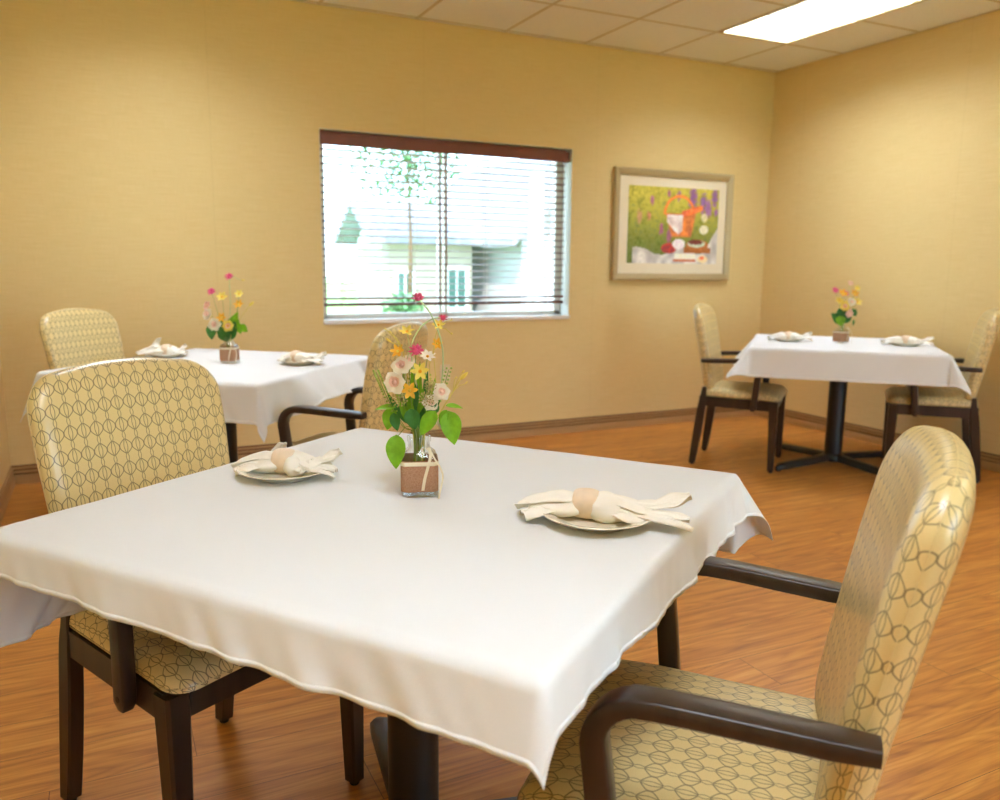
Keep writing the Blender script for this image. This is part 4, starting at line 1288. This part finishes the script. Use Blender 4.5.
front = [
    dict(k='cluster', n='pink_flower', c='flower', p=P(419, 300), s=0.011, l='small pink blossom at the very top of the front bouquet on a long pale stem', sm='stemp', via=[P(438, 400, .01), P(443, 352, 0), P(433, 318, -.004)], ax=(0, -.5, .8), r=.0019),
    dict(k='cluster', n='pink_flower', c='flower', p=P(443, 319, .004), s=0.009, l='small pink blossom at the upper right of the front bouquet', sm='stemp', via=[P(420, 400), P(412, 352), P(420, 330), P(433, 320)], r=.0019),
    dict(k='cluster', n='pink_flower', c='flower', p=P(417, 351, -.004), s=0.014, l='larger pink blossom in the middle of the front bouquet', via=[P(414, 400)], ax=(-.1, -.5, .8)),
    dict(k='star', n='yellow_flower', c='flower', p=P(408, 333, .0), s=0.013, l='pale yellow open flower high on the left of the front bouquet', via=[P(408, 400), P(406, 372), P(410, 348)], ax=(0, -.55, .85), sm='stemp', m='yellow'),
    dict(k='star', n='yellow_flower', c='flower', p=P(399, 352, .0), s=0.013, l='golden yellow flower at the left of the front bouquet above the roses', via=[P(409, 400)], ax=(-.2, -.7, .5), m='orange'),
    dict(k='daisy', n='white_flower', c='flower', p=P(428, 357, -.002), s=0.014, l='white open flower right of the larger pink blossom in the front bouquet', via=[P(422, 400)], ax=(.2, -.5, .8), m='cream'),
    dict(k='rose', n='cream_rose', c='flower', p=P(403, 366, -.004), s=0.017, l='upper cream rose behind the blush one in the front bouquet', via=[P(412, 410)], ax=(-.1, -.8, .5)),
    dict(k='rose', n='cream_rose', c='flower', p=P(397, 382, -.012), s=0.020, l='cream rose with a pink heart at the left of the front bouquet', via=[P(410, 420)], ax=(-.2, -1, .25)),
    dict(k='star', n='cream_flower', c='flower', p=P(421, 371, -.008), s=0.016, l='pale yellow star flower in the centre of the front bouquet', via=[P(419, 420)], ax=(0, -.9, .4), m='yellow'),
    dict(k='star', n='orange_flower', c='flower', p=P(411, 389, -.016), s=0.015, l='orange star flower low in the middle of the front bouquet', via=[P(415, 425)], ax=(0, -1, .2), m='orange'),
    dict(k='star', n='orange_flower', c='flower', p=P(437, 344, .004), s=0.010, l='small orange flower on the right stem of the front bouquet', via=[P(432, 400), P(430, 365)], ax=(.3, -.8, .2), m='orange', sm='stemy'),
    dict(k='star', n='yellow_flower', c='flower', p=P(439, 326, .002), s=0.011, l='thin yellow flower just under the upper right pink blossom', via=[P(436, 400, .006), P(434, 350)], ax=(0, -.6, .5), m='yellow', sm='stemy', **{'from': P(440, 328)}, more=[(P(452, 321), .006), (P(452, 335), .006)]),
    dict(k='rose', n='white_rose', c='flower', p=P(441, 391, -.006), s=0.015, l='white half-open rose at the right of the front bouquet', via=[P(430, 420)], ax=(.4, -.9, .3)),
    dict(k='rose', n='white_rose', c='flower', p=P(431, 401, -.012), s=0.014, l='blush white rose low on the right of the front bouquet beside the dried heads', via=[P(424, 425)], ax=(.2, -1, .3)),
    dict(k='rose', n='white_rose', c='flower', p=P(442, 421, -.004), s=0.010, l='small white bloom half hidden behind the right hanging leaf of the front bouquet', via=[P(432, 425)], ax=(.4, -.9, .1)),
    dict(k='umbel', n='dried_seed_head', c='dried flower', p=P(402, 398, -.014), s=0.013, l='lacy brown seed head under the left rose of the front bouquet', via=[P(412, 425)], ax=(-.2, -1, .5)),
    dict(k='umbel', n='dried_seed_head', c='dried flower', p=P(427, 398, -.016), s=0.012, l='lacy brown seed head in the middle right of the front bouquet', via=[P(422, 425)], ax=(.1, -1, .6)),
    dict(k='umbel', n='dried_seed_head', c='dried flower', p=P(431, 386, -.006), s=0.010, l='upper lacy seed head next to the white rose of the front bouquet', via=[P(425, 420)], ax=(.1, -.8, .6)),
    dict(k='sprig', n='budded_sprig', c='sprig', p=P(377, 372, 0), l='green budded sprig leaning out at the left of the front bouquet', via=[P(402, 425), P(388, 398), P(382, 384)], s=0.01),
    dict(k='sprig', n='budded_sprig', c='sprig', p=P(449, 369, .004), l='green budded sprig standing at the right of the front bouquet', via=[P(430, 420), P(442, 392)], s=0.01),
    dict(k='bud', n='yellow_sprig', c='sprig', p=P(392, 343, .004), s=0.008, l='thin yellow twig of tiny buds at the upper left of the front bouquet', via=[P(412, 410), P(404, 352)], ax=(-.6, 0, .5), sm='stemy', **{'from': P(404, 350)}, more=[(P(393, 334), .005), (P(388, 331), .005)]),
    dict(k='bud', n='yellow_sprig', c='sprig', p=P(460, 379, .0), s=0.014, l='long yellow spiky twig reaching out to the right of the front bouquet', via=[P(432, 425), P(450, 396)], ax=(.6, 0, .6), sm='stemy', r=.0014, **{'from': P(453, 391)}, more=[(P(465, 383), .006), (P(462, 372), .006), (P(455, 378), .005)]),
    dict(k='leaves', n='grass_spray', c='leaves', p=P(418, 408, .006), l='thin yellow green blades filling the middle of the front bouquet', via=[], s=0, dr=.03,
         lv=[(P(417 + dx * .3, 424, dy), P(417 + dx, yy, dy), .013, (dx * .01, -1, .2), 'leaf' if i % 3 else 'leafd') for i, (dx, yy, dy) in enumerate([(-30, 392, .004), (-24, 378, .008), (-18, 398, -.006), (-14, 372, .006), (-9, 388, -.004), (-5, 366, .008), (0, 380, .0), (3, 362, .010), (7, 386, -.006), (11, 370, .006), (15, 392, -.004), (19, 376, .006), (24, 396, .0), (28, 384, .006), (-11, 404, -.012), (9, 404, -.012)])]),
    dict(k='rose', n='cream_rose', c='flower', p=P(409, 362, .002), s=0.012, l='smallest cream rose peeping out behind the upper cream rose of the front bouquet', via=[P(413, 410)], ax=(.1, -.8, .6)),
    dict(k='sprig', n='budded_sprig', c='sprig', p=P(408, 372, .008), l='green budded sprig standing in the middle of the front bouquet', via=[P(410, 420), P(406, 396)], s=0.01),
    dict(k='sprig', n='budded_sprig', c='sprig', p=P(428, 376, .006), l='green budded sprig rising behind the dried seed heads of the front bouquet', via=[P(422, 420), P(429, 398)], s=0.01),
    dict(k='leaves', n='leaf_spray', c='leaves', p=P(399, 434, -.02), l='bright green heart shaped leaf hanging over the left shoulder of the front jar', via=[P(408, 425, -.012)], s=0, dr=.08,
         lv=[(P(398, 432, -.022), P(398, 465, -.034), .038, (0, -1, .15), 'leaf')]),
    dict(k='leaves', n='leaf_spray', c='leaves', p=P(449, 412, -.01), l='bright green leaves hanging at the right of the front bouquet', via=[P(434, 420)], s=0, dr=.06,
         lv=[(P(449, 409, -.012), P(455, 442, -.02), .040, (.1, -1, .1), 'leaf'), (P(446, 404, -.01), P(463, 407, -.006), .013, (0, -.6, 1), 'leaf'), (P(447, 408, -.01), P(442, 426, -.012), .02, (-.4, -1, .1), 'leaf')]),
    dict(k='leaves', n='leaf_spray', c='leaves', p=P(395, 410, .0), l='green leaves spreading at the left of the front bouquet', via=[P(406, 428)], s=0, dr=.05,
         lv=[(P(396, 407, 0), P(375, 410, .002), .018, (0, -.5, 1), 'leaf'), (P(393, 408, .004), P(387, 430, .004), .030, (-.2, -1, .2), 'leaf'), (P(394, 412, -.006), P(398, 430, -.006), .020, (.1, -1, .1), 'leafd')]),
    dict(k='leaves', n='leaf_spray', c='leaves', p=P(420, 410, -.024), l='deep green leaf at the centre front of the front bouquet', via=[P(418, 428, -.012)], s=0, dr=.06,
         lv=[(P(412, 406, -.026), P(417, 426, -.030), .030, (0, -1, .3), 'leafd')]),
    dict(k='leaves', n='leaf_spray', c='leaves', p=P(430, 412, -.026), l='bright green pointed leaf folded across the middle right of the front bouquet', via=[P(424, 428, -.012)], s=0, dr=.06,
         lv=[(P(437, 408, -.026), P(422, 432, -.030), .030, (-.2, -1, .3), 'leaf'), (P(440, 404, -.016), P(428, 410, -.018), .022, (0, -1, .5), 'leafd')]),
    dict(k='leaves', n='leaf_spray', c='leaves', p=P(412, 425, .01), l='dense dark green filler foliage at the neck of the front jar', via=[], s=0, dr=.04,
         lv=[(P(414, 425, .006), P(404, 402, .01), .022, (0, -1, .1), 'leafd'), (P(420, 425, .008), P(420, 398, .012), .022, (0, -1, .1), 'leafd'), (P(425, 425, .004), P(436, 402, .008), .022, (0, -1, .1), 'leafd'), (P(417, 428, -.004), P(408, 412, -.010), .018, (0, -1, .1), 'leaf'), (P(420, 428, -.006), P(430, 413, -.012), .016, (0, -1, .1), 'leafd')]),
]
JR = atan2(RT.y, RT.x)
jar('square glass jar wrapped in burlap with cream ribbon on the front table', 0.545, 1.476, JR + 0.12)
bouquet(0.545, 1.476, JR, front, 'flowers in the front jar')

k2 = 1 / 219.0
def Q(px, py, d=0.0): return ((px - 230) * k2, d, (363 - py) * k2)
left = [
    dict(k='cluster', n='pink_flower', c='flower', p=Q(233, 278), s=0.018, l='pink blossom at the top of the left back bouquet', sm='stemp', via=[Q(231, 320), Q(234, 300)], ax=(0, -.6, .7)),
    dict(k='cluster', n='pink_flower', c='flower', p=Q(214, 293), s=0.018, l='pink blossom at the upper left of the left back bouquet', via=[Q(224, 330)], ax=(-.2, -.6, .7)),
    dict(k='star', n='yellow_flower', c='flower', p=Q(225, 298), s=0.022, l='yellow flower in the upper middle of the left back bouquet', via=[Q(227, 330)], m='yellow'),
    dict(k='star', n='yellow_flower', c='flower', p=Q(243, 295), s=0.018, l='pale yellow flower at the upper right of the left back bouquet', via=[Q(236, 330)], m='yellow'),
    dict(k='star', n='orange_flower', c='flower', p=Q(242, 305), s=0.020, l='orange flower at the right of the left back bouquet', via=[Q(235, 330)], m='orange'),
    dict(k='rose', n='cream_rose', c='flower', p=Q(209, 307), s=0.018, l='blush rose at the far left of the left back bouquet', via=[Q(222, 335)], ax=(-.4, -.8, .4), m='blush'),
    dict(k='rose', n='cream_rose', c='flower', p=Q(212, 315, -.02), s=0.026, l='cream rose at the left of the left back bouquet', via=[Q(224, 338)], ax=(-.3, -.9, .3)),
    dict(k='rose', n='cream_rose', c='flower', p=Q(220, 325, -.03), s=0.026, l='cream rose low in the middle of the left back bouquet', via=[Q(226, 340)], ax=(0, -1, .2)),
    dict(k='star', n='orange_flower', c='flower', p=Q(226, 318, -.02), s=0.020, l='orange flower in the centre of the left back bouquet', via=[Q(228, 338)], ax=(0, -1, .3), m='orange'),
    dict(k='rose', n='cream_rose', c='flower', p=Q(232, 326, -.02), s=0.022, l='cream rose low on the right of the left back bouquet', via=[Q(230, 340)], ax=(.3, -1, .2), m='yellow'),
    dict(k='bud', n='yellow_sprig', c='sprig', p=Q(253, 306), s=0.02, l='yellow twig reaching right from the left back bouquet', via=[Q(238, 325)], ax=(.6, 0, .5), sm='stemy', r=.0014),
    dict(k='bud', n='pale_sprig', c='sprig', p=Q(246, 281), s=0.01, l='pale bent twig at the top right of the left back bouquet', via=[Q(233, 310), Q(234, 280)], ax=(1, 0, 0), sm='stemp', r=.0012),
    dict(k='leaves', n='leaf_spray', c='leaves', p=Q(228, 335), l='dark green leaves at the heart of the left back bouquet', via=[], s=0, dr=.06,
         lv=[(Q(216, 324, -.02), Q(214, 340, -.02), .05, (0, -1, .1), 'leafd'), (Q(226, 330, -.01), Q(230, 342, -.015), .06, (0, -1, .1), 'leafd'), (Q(228, 340, 0), Q(222, 318, 0), .06, (0, -1, .1), 'leafd'), (Q(231, 340, .0), Q(236, 316, 0), .07, (0, -1, .1), 'leafd'), (Q(231, 335, .0), Q(241, 312, 0), .05, (0, -1, .1), 'leaf')]),
    dict(k='leaves', n='leaf_spray', c='leaves', p=Q(243, 326), l='bright green leaves hanging right of the left back bouquet', via=[Q(236, 330)], s=0, dr=.06,
         lv=[(Q(243, 325), Q(250, 332), .035, (0, -1, .2), 'leaf'), (Q(240, 323), Q(243, 334), .035, (0, -1, .2), 'leaf'), (Q(237, 318), Q(240, 328), .04, (0, -1, .2), 'leaf')]),
]
jar('square glass jar wrapped in burlap on the left back table', 0.509, 3.851, JR + 0.05, 1.0)
bouquet(0.509, 3.851, JR - 0.15, left, 'flowers in the left back jar')

k3 = 1 / 159.8
def W3(px, py, d=0.0): return ((px - 840) * k3, d, (342 - py) * k3)
right = [
    dict(k='cluster', n='pink_flower', c='flower', p=W3(845, 284), s=0.018, l='pink blossom at the top of the far right bouquet', via=[W3(842, 310)], sm='stemp', m='blush'),
    dict(k='cluster', n='pink_flower', c='flower', p=W3(831, 291), s=0.022, l='pink blossom at the upper left of the far right bouquet', via=[W3(838, 312)]),
    dict(k='star', n='orange_flower', c='flower', p=W3(838, 294, -.01), s=0.026, l='orange flower at the upper middle of the far right bouquet', via=[W3(840, 312)], m='orange'),
    dict(k='cluster', n='pink_flower', c='flower', p=W3(842, 294, .01), s=0.020, l='pink blossom in the upper middle of the far right bouquet beside the orange flower', via=[W3(841, 312)]),
    dict(k='star', n='orange_flower', c='flower', p=W3(850, 294), s=0.024, l='orange flower at the upper right of the far right bouquet', via=[W3(844, 312)], m='orange'),
    dict(k='star', n='yellow_flower', c='flower', p=W3(852, 289), s=0.018, l='pale yellow flower at the top right of the far right bouquet', via=[W3(845, 312)], m='yellow'),
    dict(k='star', n='yellow_flower', c='flower', p=W3(835, 301, -.01), s=0.024, l='yellow flower at the left of the far right bouquet', via=[W3(839, 315)], m='yellow'),
    dict(k='star', n='yellow_flower', c='flower', p=W3(853, 302), s=0.026, l='yellow flower at the right of the far right bouquet', via=[W3(845, 315)], m='yellow'),
    dict(k='rose', n='cream_rose', c='flower', p=W3(846, 302, -.02), s=0.022, l='cream flower in the centre right of the far right bouquet', via=[W3(842, 315)], ax=(.1, -1, .4)),
    dict(k='rose', n='cream_rose', c='flower', p=W3(839, 306, -.03), s=0.026, l='cream rose in the centre of the far right bouquet', via=[W3(840, 318)], ax=(0, -1, .2), m='yellow'),
    dict(k='rose', n='cream_rose', c='flower', p=W3(844, 313, -.03), s=0.022, l='blush rosebud low in the far right bouquet', via=[W3(841, 322)], ax=(.1, -1, .1), m='blush'),
    dict(k='leaves', n='leaf_spray', c='leaves', p=W3(839, 318), l='green leaves at the heart of the far right bouquet', via=[], s=0, dr=.06,
         lv=[(W3(839, 322, -.01), W3(828, 313, -.01), .06, (0, -1, .1), 'leafd'), (W3(840, 322, 0), W3(848, 310, 0), .06, (0, -1, .1), 'leafd'), (W3(839, 322, 0), W3(836, 308, 0), .08, (0, -1, .1), 'leafd'), (W3(841, 322, .01), W3(843, 306, .01), .08, (0, -1, .1), 'leafd'), (W3(848, 314, 0), W3(853, 309, 0), .05, (0, -1, .1), 'leafd')]),
    dict(k='leaves', n='leaf_spray', c='leaves', p=W3(837, 316, -.02), l='bright green leaf hanging at the lower left of the far right bouquet', via=[], s=0, dr=.06,
         lv=[(W3(835, 315, -.03), W3(837, 325, -.03), .06, (0, -1, .1), 'leaf')]),
    dict(k='leaves', n='leaf_spray', c='leaves', p=W3(850, 318), l='small dark leaf hanging off the right of the far right bouquet', via=[W3(846, 314)], s=0, dr=.06,
         lv=[(W3(851, 319), W3(851, 325), .015, (0, -1, .1), 'leafd')]),
]
jar('small square glass jar wrapped in burlap on the far right table', 4.050, 3.545, JR + 0.5, 1.0)
bouquet(4.050, 3.545, JR, right, 'flowers in the far right jar')

# ------------------------------------------------------------------ outdoors, seen through the blind
yard = MB().box(-40, 60, YB + T, 90, -0.45, -0.30).box(-40, 60, -40, YF - T, -0.45, -0.30).build('ground', M['grass']); struct(yard)
struct(MB().box(-6, 12, YB + T, 9.5, -0.30, -0.28).build('added_bounce_slab', M['paving']))  # added pale slab that bounces daylight up to the ceiling
walk = MB().box(-10, 30, 13.5, 16.2, -0.30, -0.285).build('paved_walk', M['paving']); struct(walk)

def building(name, label, x0, x1, y0, y1, h, ridge, wall, front_gable, wins):
    t = thing(name, label, 'building', (0, 0, 0))
    b = MB().box(x0, x1, y0, y1, -0.30, h)
    if front_gable:
        xm = (x0 + x1) / 2
        b.add([(x0, y0, h), (x1, y0, h), (xm, y0, ridge), (x0, y1, h), (x1, y1, h), (xm, y1, ridge)], [(0, 1, 2), (5, 4, 3)])
    b.build('walls', M[wall], t)
    r = MB()
    e = 0.5
    if front_gable:
        xm = (x0 + x1) / 2; sl_ = (ridge - h) / (xm - x0)
        for s in (-1, 1):
            xe = xm + s * (xm - x0 + e)
            r.add([(xm, y0 - e, ridge + .02), (xm, y1, ridge + .02), (xe, y1, h - e * sl_ + .02), (xe, y0 - e, h - e * sl_ + .02), (xm, y0 - e, ridge + .2), (xm, y1, ridge + .2), (xe, y1, h - e * sl_ + .2), (xe, y0 - e, h - e * sl_ + .2)],
                  [(0, 1, 2, 3), (7, 6, 5, 4), (0, 3, 7, 4), (1, 5, 6, 2), (3, 2, 6, 7), (0, 4, 5, 1)])
    else:
        ym = (y0 + y1) / 2
        gb = MB()
        for xg in (x0, x1 - 0.1):
            gb.loft([[(xg, y0, h), (xg, y1, h), (xg, ym, ridge)], [(xg + 0.1, y0, h), (xg + 0.1, y1, h), (xg + 0.1, ym, ridge)]])
        gb.build('gable_end', M['white'], t)
        for s in (-1, 1):
            ye = ym + s * (ym - y0 + e)
            r.add([(x0 - e, ym, ridge), (x1 + e, ym, ridge), (x1 + e, ye, h), (x0 - e, ye, h), (x0 - e, ym, ridge + .18), (x1 + e, ym, ridge + .18), (x1 + e, ye, h + .18), (x0 - e, ye, h + .18)],
                  [(0, 1, 2, 3), (7, 6, 5, 4), (0, 3, 7, 4), (1, 5, 6, 2), (3, 2, 6, 7), (0, 4, 5, 1)])
    r.build('roof', M['roof'], t)
    for (a, c, z0, z1) in wins:
        f_ = MB()
        f_.box(a - .08, c + .08, y0 - .05, y0 + .02, z0 - .08, z0); f_.box(a - .08, c + .08, y0 - .05, y0 + .02, z1, z1 + .08)
        f_.box(a - .08, a, y0 - .05, y0 + .02, z0, z1); f_.box(c, c + .08, y0 - .05, y0 + .02, z0, z1); f_.box((a + c) / 2 - .02, (a + c) / 2 + .02, y0 - .04, y0, z0, z1)
        fo = f_.build('window', M['white'], t)
        MB().box(a, c, y0 - .02, y0 + .01, z0, z1).build('pane', M['extglass'], fo)
    return t
building('neighbouring_house', 'pale low wing with tan and grey walls across the yard seen through the window', 6.5, 9.0, 20.2, 22.5, 1.75, 2.7, 'tan', False,
         [(6.9, 7.3, 0.1, 1.0), (8.3, 8.8, 0.1, 1.1)])
building('gabled_house', 'pale gabled house with a white post across the yard at the right of the window', 9.62, 14.5, 18.5, 28.0, 2.1, 4.3, 'siding', True,
         [(9.85, 10.15, 0.2, 1.25), (11.0, 11.3, 0.2, 1.25), (12.0, 12.6, 0.2, 1.25)])
po = MB().box(9.35, 9.62, 17.4, 17.65, -0.3, 3.4, 0, 0.02)
tag(po.build('porch_post', M['white']), 'white porch post standing before the gabled house outside', 'post')

def tree(label, x, y, h, r, n, seed, zb=0):
    t = thing('leafy_tree', label, 'tree', (x, y, -0.3))
    MB().tube([(0, 0, 0), (0.05, 0, h * .4), (0, .05, h * .8)], 0.06 * h / 5, 8, taper=0.4).build('trunk', M['bark'], t, True)
    rnd = random.Random(seed); m_ = MB()
    for i in range(n):
        q = Vector((rnd.gauss(0, 1), rnd.gauss(0, 1), rnd.gauss(0, 1))).normalized() * r * rnd.random() ** 0.4
        q = Vector((q.x, q.y, h * .75 + zb + q.z * 0.8))
        a = Vector((rnd.uniform(-1, 1), rnd.uniform(-1, 1), rnd.uniform(-.4, .4))).normalized() * 0.08
        b = a.cross(Vector((rnd.uniform(-1, 1), rnd.uniform(-1, 1), 1))).normalized() * 0.045
        m_.add([q - a, q - b, q + a, q + b], [(0, 1, 2, 3)])
    m_.build('crown', M['foliage'], t)
    return t
tree('leafy tree whose branches hang into the upper middle of the window view', 6.5, 18.2, 5.2, 1.35, 1500, 5)
tree('low green shrub outside below the middle of the window', 5.05, 14.5, 0.9, 0.42, 420, 8)
